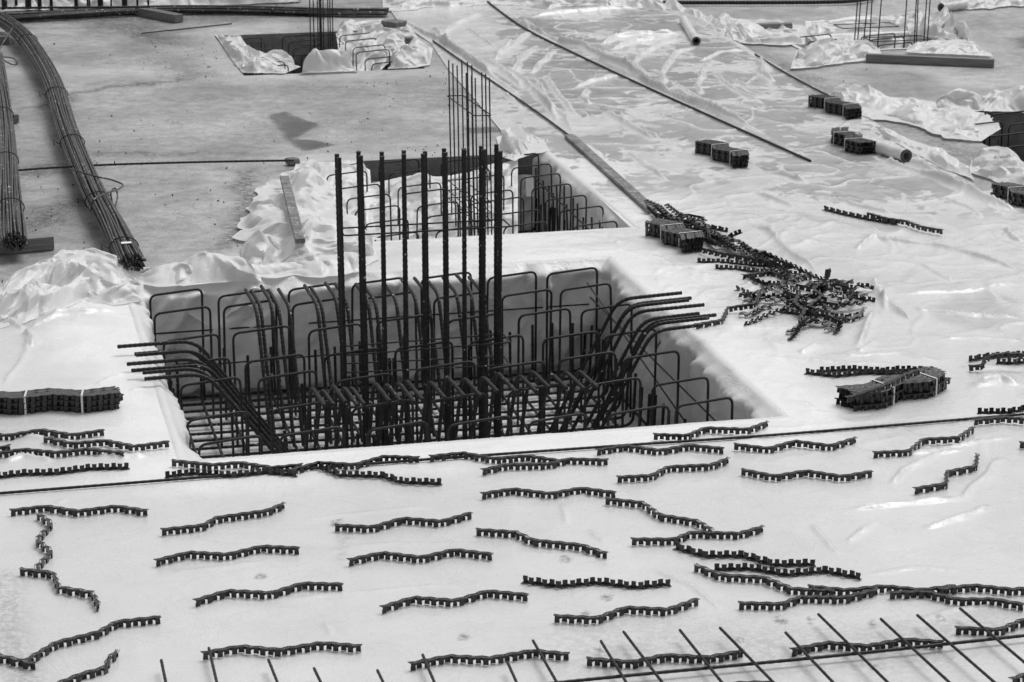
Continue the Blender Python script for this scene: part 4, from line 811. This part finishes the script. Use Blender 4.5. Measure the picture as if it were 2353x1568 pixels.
# ------------------------------------------------------------------ toothed zigzag spacer strips
HS = .05
def frames(pts):
    pts = np.asarray(pts, float); seg = np.linalg.norm(np.diff(pts, axis=0), axis=1); cum = np.r_[0, np.cumsum(seg)]
    fine = np.linspace(0, cum[-1], 200); c = np.stack([np.interp(fine, cum, pts[:, i]) for i in range(3)], 1)
    k = np.hanning(9)[1:-1]; k /= k.sum(); cp = np.vstack([np.repeat(c[:1], 3, 0), c, np.repeat(c[-1:], 3, 0)])
    c2 = np.stack([np.convolve(cp[:, i], k, 'valid') for i in range(3)], 1); c2[0], c2[-1] = c[0], c[-1]
    T = np.gradient(c2, axis=0); T /= np.linalg.norm(T, axis=1)[:, None]
    return fine, c2, T, cum[-1]
def spacer_parts(pts, roll=0.0, feet=True, pitch=.0475, amp=.010):
    """returns (rail, web, [feet]) boxes along a zigzag path; pts are base points, roll turns the strip about its own line"""
    s_, C, T, ln = frames(pts); n_ = max(2, int(round(ln / pitch))); pt = ln / n_
    NN = np.cross(T, UP); NN /= np.linalg.norm(NN, axis=1)[:, None] + 1e-9; UU = np.cross(NN, T)
    if roll: cr, sr = math.cos(roll), math.sin(roll); NN, UU = NN * cr + UU * sr, UU * cr - NN * sr
    CC = C + UP * HS * .5
    def at(s):
        x = s / ln * 198.999; i = int(x); f = x - i
        return CC[i] * (1 - f) + CC[i + 1] * f, NN[i], UU[i]
    def mapp(s, n, u):
        c, nn, uu = at(min(max(s, 0), ln)); return c + nn * n + uu * (u - HS * .5)
    def seg_box(mb, s0, n0, s1, n1, u0, u1, th):
        dx, dy = s1 - s0, n1 - n0; l = math.hypot(dx, dy) + 1e-9; px, py = -dy / l * th / 2, dx / l * th / 2
        q = [(s0 + px, n0 + py), (s1 + px, n1 + py), (s1 - px, n1 - py), (s0 - px, n0 - py)]
        mb.hexa([mapp(a, b, u0) for a, b in q] + [mapp(a, b, u1) for a, b in q])
    rail, web, fts = MB(), MB(), []
    g = .0085
    for k in range(n_):
        sg = 1 if k % 2 == 0 else -1; a, e = k * pt + g, (k + 1) * pt - g; nn = sg * amp
        seg_box(web, a, nn, e, nn, HS * .5, HS - .004, .004)
        ft = MB(); seg_box(ft, a, nn, e, nn, 0, HS * .5, .004)
        seg_box(ft, a, nn, a + .001, nn - sg * .008, 0, HS * .5, .003); seg_box(ft, e, nn - sg * .008, e + .001, nn, 0, HS * .5, .003); fts.append(ft)
        if k < n_ - 1: seg_box(web, e, nn, e + 2 * g, -nn, HS * .55, HS - .004, .004)
        # flat open rail on top: two edges and a zigzag between them
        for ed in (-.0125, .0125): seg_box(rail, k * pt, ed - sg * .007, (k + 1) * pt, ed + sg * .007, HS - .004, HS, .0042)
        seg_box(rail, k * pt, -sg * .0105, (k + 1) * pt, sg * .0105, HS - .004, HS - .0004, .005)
    return rail, web, fts
NAT = [0]
def join(a, bs):
    for b_2 in bs:
        k = len(a.v); a.v += b_2.v; a.f += [tuple(i + k for i in f) for f in b_2.f]
    return a
def spacer(pts3, label, flip=False, roll=None, feet=True, group='spacer strips lying loose on the film'):
    rl = math.pi if flip else (roll or 0.0)
    rail, web, fts = spacer_parts(pts3, rl)
    c = np.mean(np.asarray(pts3), axis=0); root = empty('spacer_strip', c, label, 'spacer strip', group)
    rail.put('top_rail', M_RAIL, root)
    if feet:
        web.put('web', M_PLAS, root)
        for f_ in fts: f_.put('foot', M_PLAS, root)
    else: join(web, fts).put('toothed_web', M_PLAS, root)
    return root
def lay(tile, pts, label, flip=False, z=.012, feet=True, group='spacer strips lying loose on the film', zoff=None):
    g0 = [P(*t2d(*tile, p)) for p in pts]; hs = [film_z(*(q0 * (1 - t) + q1 * t)[:2]) for q0, q1 in zip(g0, g0[1:]) for t in (0, .25, .5, .75, 1)]
    z = max(z, sorted(hs)[int(len(hs) * .8)] + .001); out = []
    for k, p in enumerate(pts):
        zz = z + (zoff[k] if zoff else 0); out.append(P(*t2d(*tile, p), zz + (.002 if flip else HS)) + UP * (0 if flip else -HS))
    return spacer(out, label, flip, feet=feet, group=group)
A4, B4, C4, D4 = (0, 1997), (1000, 1997), (2000, 1997), (2996, 1997)
A3, B3, C3, D3 = (0, 1333), (1000, 1333), (2000, 1333), (2996, 1333)
lay(A4, [(80, 90), (395, 52), (662, 95), (990, 52), (1262, 92)], 'spacer forming the bar of a T shape at the lower left')
lay(A4, [(320, 112), (440, 195), (312, 340), (440, 437), (300, 585)], 'zigzag spacer running towards the viewer from the T shape at left')
lay(A4, [(165, 590), (455, 622), (500, 745), (790, 790), (845, 905)], 'stepped spacer below the one running towards the viewer at left')
lay(A4, [(1372, 255), (1740, 215), (1850, 150), (2285, 90), (2442, 25)], 'spacer slanting up to the right, right of the T shaped pair')
lay(A4, [(1322, 520), (1615, 447), (1945, 465), (2237, 396), (2568, 412)], 'wavy spacer just below the slanting one at lower left, uppermost of three stacked waves')
lay(A4, [(1660, 862), (1950, 775), (2320, 795), (2590, 712), (2940, 722)], 'wavy spacer in the lower left middle, under another wavy one, above the bottom bars')
lay(A4, [(215, 1375), (480, 1218), (840, 1130), (1000, 1040), (1378, 1000)], 'long spacer rising to the right from the lower left corner')
lay(A4, [(-800, 1290), (-520, 1340), (-270, 1270), (30, 1338), (300, 1402)], 'spacer end coming in from the left edge at the bottom')
lay(A4, [(420, 1600), (690, 1490), (905, 1432), (930, 1350), (1018, 1285)], 'spacer in the bottom left corner cut by the lower edge')
lay(A4, [(1722, 1312), (2060, 1250), (2380, 1282), (2750, 1222), (3095, 1250)], 'spacer at the bottom left touched by a single slanting bar at its left end')
lay(B4, [(720, 215), (1050, 230), (1310, 155), (1640, 182), (1895, 110)], 'spacer in the centre of the foreground rising to the right, its right end upturned')
lay(B4, [(1930, 252), (2280, 275), (2420, 342), (2840, 385), (3052, 458)], 'spacer sloping down to the right in the middle of the foreground')
lay(B4, [(835, 515), (1130, 450), (1465, 490), (1750, 425), (2082, 465)], 'double humped spacer in the centre of the foreground, left end lower')
lay(B4, [(1118, 920), (1400, 833), (1758, 860), (2030, 778), (2387, 812)], 'wavy spacer lowest of the foreground centre column, clear of the bars')
lay(B4, [(1360, 1402), (1700, 1335), (2050, 1352), (2420, 1288), (2735, 1318)], 'spacer at the bottom centre crossed by two slanting bars')
lay(C4, [(185, 715), (510, 760), (840, 728), (1160, 770), (1462, 740)], 'upturned spacer with teeth up lying alone in the foreground centre', True)
lay(C4, [(457, 990), (830, 1008), (1075, 918), (1440, 935), (1695, 845)], 'spacer rising to the right, under the lone upturned one')
lay(C4, [(897, -12), (1225, 22), (1370, 128), (1690, 178), (1830, 265)], 'stepped spacer descending right to meet another at its lower end')
lay(C4, [(1118, 335), (1490, 335), (1640, 275), (2050, 285), (2262, 225)], 'spacer rising right, met from above by a stepped descending one')
lay(C4, [(1490, 425), (1750, 502), (2070, 500), (2350, 578), (2702, 572)], 'upper one of two upturned spacers lying parallel at right, teeth up', True)
lay(C4, [(1825, 615), (2140, 608), (2460, 664), (2780, 632), (3095, 690)], 'lower one of two upturned spacers lying parallel at right, teeth up', True)
lay(C4, [(1665, 552), (1900, 642), (2260, 660), (2500, 757), (2865, 778)], 'stepped spacer beneath the two upturned ones, descending right')
lay(D4, [(-95, 880), (280, 888), (440, 828), (820, 832), (1112, 760)], 'spacer in the lower right chain, its left end free')
lay(D4, [(500, 735), (840, 770), (1150, 735), (1480, 768), (1770, 732)], 'spacer forming the upper middle link of the chain at lower right')
lay(D4, [(1195, 792), (1520, 783), (1780, 848), (2100, 848), (2360, 895)], 'spacer of the lower right chain sinking towards the right edge')
lay(D4, [(1618, 765), (1920, 728), (2260, 765), (2560, 735), (2850, 760)], 'last upper spacer of the lower right chain, cut by the right edge')
lay(D4, [(355, 1282), (680, 1218), (1010, 1248), (1340, 1190), (1672, 1215)], 'spacer at the bottom right crossed by three slanting bars')
lay(D4, [(1760, 1092), (2140, 1108), (2370, 1015), (2700, 1030), (2950, 950)], 'spacer at the right edge under the rightmost slanting bar')
lay(D4, [(2238, 1535), (2480, 1450), (2800, 1480), (3060, 1400), (3400, 1430)], 'spacer corner showing at the bottom right corner')
lay(D4, [(-330, 1590), (-60, 1565), (150, 1560), (400, 1605), (700, 1600)], 'spacer almost hidden by the bottom edge under the long bar')
lay(C4, [(735, 1355), (1130, 1385), (1420, 1325), (1780, 1345), (2090, 1288)], 'spacer at the bottom right of centre crossed by four slanting bars')
lay(A3, [(-200, 835), (60, 868), (350, 818), (620, 862), (893, 822)], 'spacer nearest below the strapped stack at the left edge')
lay(A3, [(372, 885), (620, 935), (900, 910), (1150, 960), (1450, 920)], 'spacer left of the largest pit, its right end nearest the pit edge')
lay(A3, [(-80, 1030), (200, 985), (490, 1013), (740, 983), (1070, 1018)], 'third spacer below the strapped stack at the left edge')
lay(A3, [(-500, 1010), (-250, 960), (0, 975), (95, 950)], 'spacer tip entering at the left edge over another spacer', z=.03)
lay(A3, [(-150, 1262), (190, 1220), (480, 1212), (780, 1172), (1110, 1165)], 'upturned spacer with teeth up at the left, above the long thin bar', True)
lay(A3, [(1465, 1082), (1820, 1118), (2050, 1098), (2330, 1142), (2594, 1116)], 'spacer on the near lip of the largest pit, at its left corner')
lay(B3, [(330, 1168), (590, 1098), (893, 1117), (1150, 1045), (1453, 1058)], 'spacer on the near lip of the largest pit, rising right over the others')
lay(A3, [(1408, 1243), (1650, 1212), (1980, 1237), (2270, 1205), (2548, 1228)], 'upturned spacer at the near left corner of the pit, teeth up above the bar', True)
lay(B3, [(575, 1150), (760, 1228), (1140, 1240), (1290, 1288), (1645, 1300)], 'upturned spacer lying across the long thin bar, teeth up', True, z=.02)
lay(B3, [(1530, 1048), (1820, 1016), (2095, 1066), (2375, 1040), (2640, 1082)], 'spacer straddling the long thin bar near the middle of the pit lip')
lay(C3, [(-160, 1165), (60, 1118), (430, 1110), (580, 1068), (930, 1078)], 'spacer rising right just in front of one straddling the long bar')
lay(C3, [(-165, 1368), (115, 1325), (430, 1365), (695, 1318), (998, 1358)], 'double humped spacer meeting the start of a stepped descending one')
lay(C3, [(820, 995), (1075, 955), (1370, 995), (1620, 950), (1922, 980)], 'double humped spacer just in front of the long bar, right of the pit middle')
lay(C3, [(1308, 858), (1600, 868), (1760, 802), (2120, 815), (2302, 750)], 'spacer behind the long bar at the near right corner of the pit')
lay(C3, [(995, 1225), (1300, 1210), (1440, 1135), (1810, 1120), (1965, 1060)], 'stepped spacer rising right, below the double humped one at the long bar')
lay(D3, [(-132, 942), (170, 978), (395, 915), (700, 955), (925, 887)], 'spacer right of centre below the long bar, its right end upturned')
lay(D3, [(-68, 1158), (225, 1215), (490, 1170), (800, 1218), (1055, 1175)], 'wavy spacer on open film in the right middle, level with two sags')
lay(D3, [(1057, 1015), (1370, 1000), (1490, 900), (1790, 885), (1920, 800)], 'stepped spacer climbing towards the long bar at right')
lay(D3, [(1408, 1325), (1690, 1278), (1690, 1180), (1940, 1130), (1955, 1025)], 'steep zigzag spacer standing alone on the film at right')
lay(D3, [(1917, 738), (2180, 712), (2480, 735), (2750, 700), (3050, 720)], 'spacer touching the long bar at the right picture edge')
lay(D3, [(1948, 692), (2240, 690), (2480, 640), (2800, 640), (3050, 590)], 'upturned spacer behind the long bar at the right picture edge', True)
lay(D3, [(2310, 930), (2600, 945), (2850, 900), (3100, 920)], 'spacer tip just entering at the right edge', feet=False)
lay(D3, [(475, 348), (740, 380), (1010, 352), (1290, 362), (1500, 332)], 'nearer of two upturned spacers behind the opened stack at right', True, feet=False)
lay(D3, [(600, 338), (880, 322), (1150, 342), (1300, 325), (1585, 336)], 'farther of two upturned spacers behind the opened stack at right', True, feet=False)
lay((2996, 667), [(635, 370), (820, 418), (1030, 462), (1270, 500)], 'upturned half of the pair of spacers alone on the right hand sheet', True, feet=False)
lay((2996, 667), [(1010, 390), (1180, 437), (1340, 458), (1480, 508), (1665, 540)], 'right half of the pair of spacers alone on the right hand sheet', feet=False, z=.03)
tg3 = 'spacers tangled at the right edge'
lay(D3, [(1880, 245), (2050, 215), (2200, 205), (2400, 195), (2600, 200)], 'upturned spacer at the back of the small tangle on the right edge', True, feet=False, group=tg3)
lay(D3, [(1880, 275), (1990, 270), (2050, 185), (2200, 165), (2400, 175)], 'spacer arched over the small tangle on the right edge', feet=False, group=tg3, zoff=[0, .02, .09, .1, .1])
lay(D3, [(2110, 262), (2250, 268), (2400, 255), (2600, 270)], 'upturned front spacer of the small tangle on the right edge', True, feet=False, group=tg3)
# ------------------------------------------------------------------ the big tangle
E2 = (2500, 750); PG = 'spacers tangled in the big pile'
def heap(pts, label, roll=0.0, zs=None):
    out = []
    for k, p in enumerate(pts):
        u = (E2[0] + p[0] / 2.139) / 1.7408; v = (E2[1] + p[1] / 2.139) / 1.7408
        zz = (zs[k] if isinstance(zs, (list, tuple)) else (zs or .012)); out.append(P(u, v, zz + HS * .5) - UP * HS * .5)
    spacer(out, label, roll=roll, feet=False, group=PG)
FL = math.pi
heap([(170, 115), (300, 170), (360, 230), (470, 290), (600, 300)], 'uppermost spacer of the pile end resting on the plank', 1.3, [.10, .12, .12, .08, .05])
heap([(190, 160), (260, 240), (390, 260), (500, 310)], 'spacer slumped on the left side of the pile end at the plank', 2.4, [.04, .05, .05, .02])
heap([(350, 150), (440, 220), (520, 260), (620, 300), (690, 280)], 'spacer tilted on the crest of the pile end at the plank', 1.2, [.15, .14, .12, .10, .08])
heap([(250, 150), (330, 230), (450, 310), (560, 310), (680, 330)], 'spacer buried in the pile end beside the round stack', 2.0, [.06, .06, .05, .04, .02])
heap([(560, 300), (690, 330), (800, 350), (880, 368)], 'upturned spacer trailing right from the pile end at the plank', FL, .012)
heap([(440, 330), (520, 340), (610, 270), (680, 290)], 'short spacer pointing up right from the pile end at the plank', 2.6, [.02, .05, .1, .08])
heap([(580, 365), (710, 380), (750, 470), (860, 500), (960, 530)], 'spacer with its pale top rail turned up behind the round stack', 0, [.01, .05, .06, .04, .03])
heap([(640, 420), (760, 490), (880, 480), (1010, 540)], 'spacer lying on its side in the narrow middle of the pile', 1.8, [.0, .03, .05, .05])
heap([(740, 400), (880, 440), (980, 470), (1080, 540), (1240, 580)], 'spacer along the ridge of the narrow middle of the pile', 1.4, [.05, .08, .08, .07, .06])
heap([(880, 430), (930, 400), (1000, 370)], 'spacer end pricking up above the narrow middle of the pile', FL, [.05, .10, .14])
heap([(1010, 480), (1060, 540), (1180, 560), (1290, 600)], 'toothed spacer behind the narrow middle of the pile', 2.8, [.08, .06, .06, .05])
heap([(640, 535), (830, 580), (960, 600), (1180, 640), (1300, 640)], 'long spacer right of the round stack, tops leaning back', .7, [.03, .05, .06, .06, .05])
heap([(612, 625), (860, 632), (1060, 655), (1300, 670), (1420, 680)], 'upturned spacer starting at the foot of the round stack', FL, .012)
heap([(765, 680), (960, 690), (1180, 720), (1330, 730), (1520, 735)], 'upturned spacer in front of all others below the round stack', FL, .012)
heap([(1000, 770), (1240, 735), (1440, 795), (1600, 770)], 'spacer with pale top rail arching out left of the pile', 0, .012)
heap([(1190, 560), (1330, 620), (1480, 690), (1600, 750), (1690, 790)], 'long toothed spacer along the back edge of the pile', 2.7, [.07, .06, .06, .05, .05])
heap([(1250, 660), (1330, 720), (1400, 770), (1540, 760)], 'short spacer lying across the start of the broad pile', 1.1, [.03, .05, .05, .06])
heap([(945, 860), (1050, 900), (1100, 940), (1160, 960)], 'upturned spacer end farthest left of the broad pile', FL, [.012, .02, .04, .04])
heap([(970, 930), (1100, 920), (1280, 850), (1440, 810), (1600, 740)], 'long spacer slanting up across the left of the broad pile', .9, [.03, .06, .07, .08, .09])
heap([(1010, 980), (1180, 960), (1320, 975), (1440, 985)], 'spacer lying flat under the pale zigzag at the left of the pile', 1.6, .02)
heap([(1080, 930), (1300, 925), (1470, 950), (1640, 930), (1720, 880)], 'spacer crossing the middle of the broad pile from left to right', 2.6, [.05, .06, .06, .06, .05])
heap([(600, 1190), (830, 1150), (880, 1045), (1120, 1010), (1160, 900)], 'stepped spacer with pale top rail reaching left to the bent bars', 0, [.012, .012, .03, .06, .09])
heap([(970, 1085), (1080, 1090), (1180, 1030), (1280, 1010)], 'spacer turned on its side beneath the stepped pale one', 1.5, .02)
heap([(1025, 1175), (1220, 1085), (1440, 1010), (1560, 960)], 'long toothed spacer slanting up right at the front of the pile', 2.7, [.012, .03, .05, .06])
heap([(1420, 850), (1500, 910), (1450, 1000), (1540, 1070), (1480, 1160)], 'pale topped zigzag spacer coming forward in the middle of the pile', 0, [.09, .10, .08, .07, .04])
heap([(1690, 820), (1610, 890), (1690, 940), (1570, 1030), (1640, 1060)], 'pale topped zigzag spacer right of the middle of the pile', 0, [.10, .11, .10, .08, .06])
heap([(1330, 1050), (1480, 1070), (1700, 1085), (1900, 1110), (2040, 1080)], 'upturned spacer along the front of the broad pile', FL, .02)
heap([(1390, 1245), (1500, 1190), (1620, 1130), (1720, 1180)], 'spacer sprawled at the near end of the pile', 1.9, [.012, .03, .05, .02])
heap([(1410, 1305), (1470, 1240), (1510, 1160), (1560, 1120)], 'spacer whose broken tip points at the viewer from the pile', 2.3, [.01, .02, .04, .05])
heap([(1720, 1220), (1790, 1180), (1850, 1130), (1800, 1110)], 'short spacer with ribbed side up at the near right of the pile', 1.4, [.02, .04, .05, .05])
heap([(1800, 1250), (1840, 1190), (1850, 1120)], 'spacer stub lying near right at the foot of the pile', 2.2, [.01, .03, .04])
heap([(1700, 800), (1730, 760), (1735, 720), (1740, 705)], 'spacer standing on end at the back of the pile', 1.3, [.10, .18, .28, .34])
heap([(1690, 830), (1780, 800), (1860, 830), (1960, 810)], 'spacer tip pointing right from the back of the pile', 1.0, [.10, .12, .10, .12])
heap([(1820, 850), (1840, 930), (1830, 990), (1900, 1010)], 'spacer hanging steeply on the right side of the pile', 1.7, [.16, .12, .08, .04])
heap([(1870, 860), (1960, 930), (2060, 955), (2150, 965)], 'upturned spacer trailing out at the right end of the pile', FL, [.04, .012, .012, .012])
heap([(1760, 1050), (1870, 1010), (1960, 990), (2060, 990)], 'spacer lying across the right end of the pile', 2.2, [.04, .06, .06, .04])
heap([(2050, 1040), (2000, 1110), (1900, 1140), (1850, 1120)], 'curled spacer at the right foot of the pile', .3, [.06, .03, .02, .02])
heap([(1560, 1120), (1640, 1150), (1740, 1130), (1800, 1060)], 'spacer wedged in the near middle of the pile', 1.2, [.04, .05, .05, .06])
heap([(1860, 1000), (1930, 960), (1980, 900), (1920, 870)], 'spacer twisted over the right shoulder of the pile', 2.0, [.06, .1, .1, .1])
heap([(1560, 840), (1640, 810), (1720, 850), (1800, 900), (1880, 950)], 'spacer running over the top of the broad pile', 1.5, [.09, .11, .12, .1, .08])
rp = random.Random(12)
for cx_, cy_, sx_, sy_, n_, lab in ((1620, 960, 400, 150, 12, 'spacer buried among the others in the broad part of the tangled pile'), (980, 520, 330, 60, 9, 'spacer buried among the others in the narrow middle of the tangled pile'), (430, 260, 160, 50, 4, 'spacer buried among the others at the plank end of the tangled pile')):
    for k in range(n_):
        x, y = cx_ + rp.uniform(-1, 1) * sx_, cy_ + rp.uniform(-1, 1) * sy_; an = rp.uniform(-.35, .45); l = rp.uniform(140, 230); z0 = rp.uniform(.01, .07); pts = []
        if cx_ < 1500: y = cy_ + (x - cx_) * .42 + rp.uniform(-1, 1) * 25; an = .4 + rp.uniform(-.4, .4)
        for i in range(4): pts.append((x + (i - 1.5) * l * math.cos(an) * .66 + (10 if i % 2 else -10), y + (i - 1.5) * l * math.sin(an) * .5 + (14 if i % 2 else -14)))
        heap(pts, lab, rp.choice((.25, .7, 1.4, 2.2, 2.7, 3.1)), [z0, z0 + .02, z0 + .03, z0 + .01])
# ------------------------------------------------------------------ strapped stacks
def stack(p, q_, label, n=8, layers=3, ang=24, straps=(.3, .72), segs=4, phase=1):
    w0, w1 = P(*p, 0), P(*q_, 0); d = w1 - w0; ln = np.linalg.norm(d); d /= ln; s = np.cross(d, UP)
    root = empty('spacer_stack', (w0 + w1) / 2, label, 'spacer stack', 'strapped stacks of spacer strips'); am = math.tan(R(ang)) * ln / segs / 2
    zz = lambda t: am * (1 if int(round(t)) % 2 == 0 else -1) * phase
    for l in range(layers):
        for k in range(n):
            off = (k - (n - 1) / 2) * .0275 + J(.005); sh = J(.028) + (.018 if l == 1 else 0)
            pts = [w0 + d * (ln * t / segs + sh) + s * (off + zz(t)) + UP * (.012 + l * (HS + .001)) for t in range(segs + 1)]
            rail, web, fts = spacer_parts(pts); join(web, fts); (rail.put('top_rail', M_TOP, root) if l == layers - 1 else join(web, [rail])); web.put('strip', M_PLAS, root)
    hh = layers * (HS + .001) + .014; wd = n * .0275 / 2 + .006
    for f_ in straps:
        t = f_ * segs; i = int(t); c = w0 + d * ln * f_ + s * (zz(i) + (zz(i + 1) - zz(i)) * (t - i)); mb = MB()
        mb.box(c + UP * (hh + .001), d * .008, s * wd, UP * .0012)
        for sg in (-1, 1): mb.box(c + s * wd * sg + UP * (hh / 2 + .004), d * .008, s * .0012, UP * (hh / 2 - .004))
        mb.put('strap', M_STRAP, root)
    return root
z3 = lambda p: t2d(2996, 0, p)
stack(t2d(0, 1333, (-140, 690)), t2d(0, 1333, (1015, 655)), 'strapped stack of black spacers lying across the left picture edge', n=6, ang=17, straps=(.32, .74), phase=-1)
stack((1622, 352), (1712, 388), 'strapped stack standing alone left of the long diagonal bar end', straps=(.3, .74), phase=1)
stack((1922, 323), (1986, 358), 'strapped stack beside the long white film roll', straps=(.3, .74), phase=-1)
stack((1880, 245), (1970, 277), 'strapped stack at the start of the long crumpled film, farthest back', straps=(.3, .74), phase=1)
stack((1512, 540), (1600, 582), 'strapped stack beside the plank end and the tangled pile', n=9, straps=(.3, .74), phase=1)
stack((2302, 452), (2400, 492), 'strapped stack cut by the right picture edge', straps=(.3, .74), phase=1)
stack(t2d(2996, 1333, (860, 660)), t2d(2996, 1333, (1640, 480)), 'opened stack with straps and a loose twisted strip on top, right of the largest pit', n=9, ang=20, straps=(.35, .8), phase=-1)
lay(D3, [(830, 545), (940, 520), (1080, 470), (1200, 420), (1330, 350), (1470, 300)], 'loose twisted spacer draped over the opened stack at right', feet=False, zoff=[.12, .13, .17, .19, .18, .19])
# ------------------------------------------------------------------ grit on the bare concrete
rg_ = random.Random(5); mb = MB(); rs = np.random.RandomState(3); clus = [P(*p) for p in ((440, 150), (400, 110), (560, 480), (230, 354), (900, 348), (110, 500), (900, 200), (1050, 210), (700, 60), (2080, 285), (2180, 330), (1800, 160))]
for k in range(700):
    if k % 3: c = clus[rg_.randrange(len(clus))] + np.array([rg_.gauss(0, .5), rg_.gauss(0, 1.0), 0])
    else: c = P(rg_.uniform(60, 1050), rg_.uniform(40, 600))
    dx, dy = c[0] - O[0], c[1] - O[1]; a, b = dx * A[0] + dy * A[1], dx * B[0] + dy * B[1]
    if any(p[0] - .1 < a < p[1] + .1 and p[2] - .1 < b < p[3] + .1 for p in PITS.values()) or in_poly(np.array([c[0]]), np.array([c[1]]), fp)[0]: continue
    r = rg_.choice((.003, .004, .005, .006, .009)); e = [rs.randn(3) for _ in range(3)]; e = [v / np.linalg.norm(v) * r * rg_.uniform(.5, 1.1) for v in e]
    mb.box(c + UP * r * .3, *e)
o = mb.put('rubble', M_STONE); o['kind'] = 'stuff'; o['label'] = 'dark grit and crumbs scattered over the bare concrete'; o['category'] = 'grit'
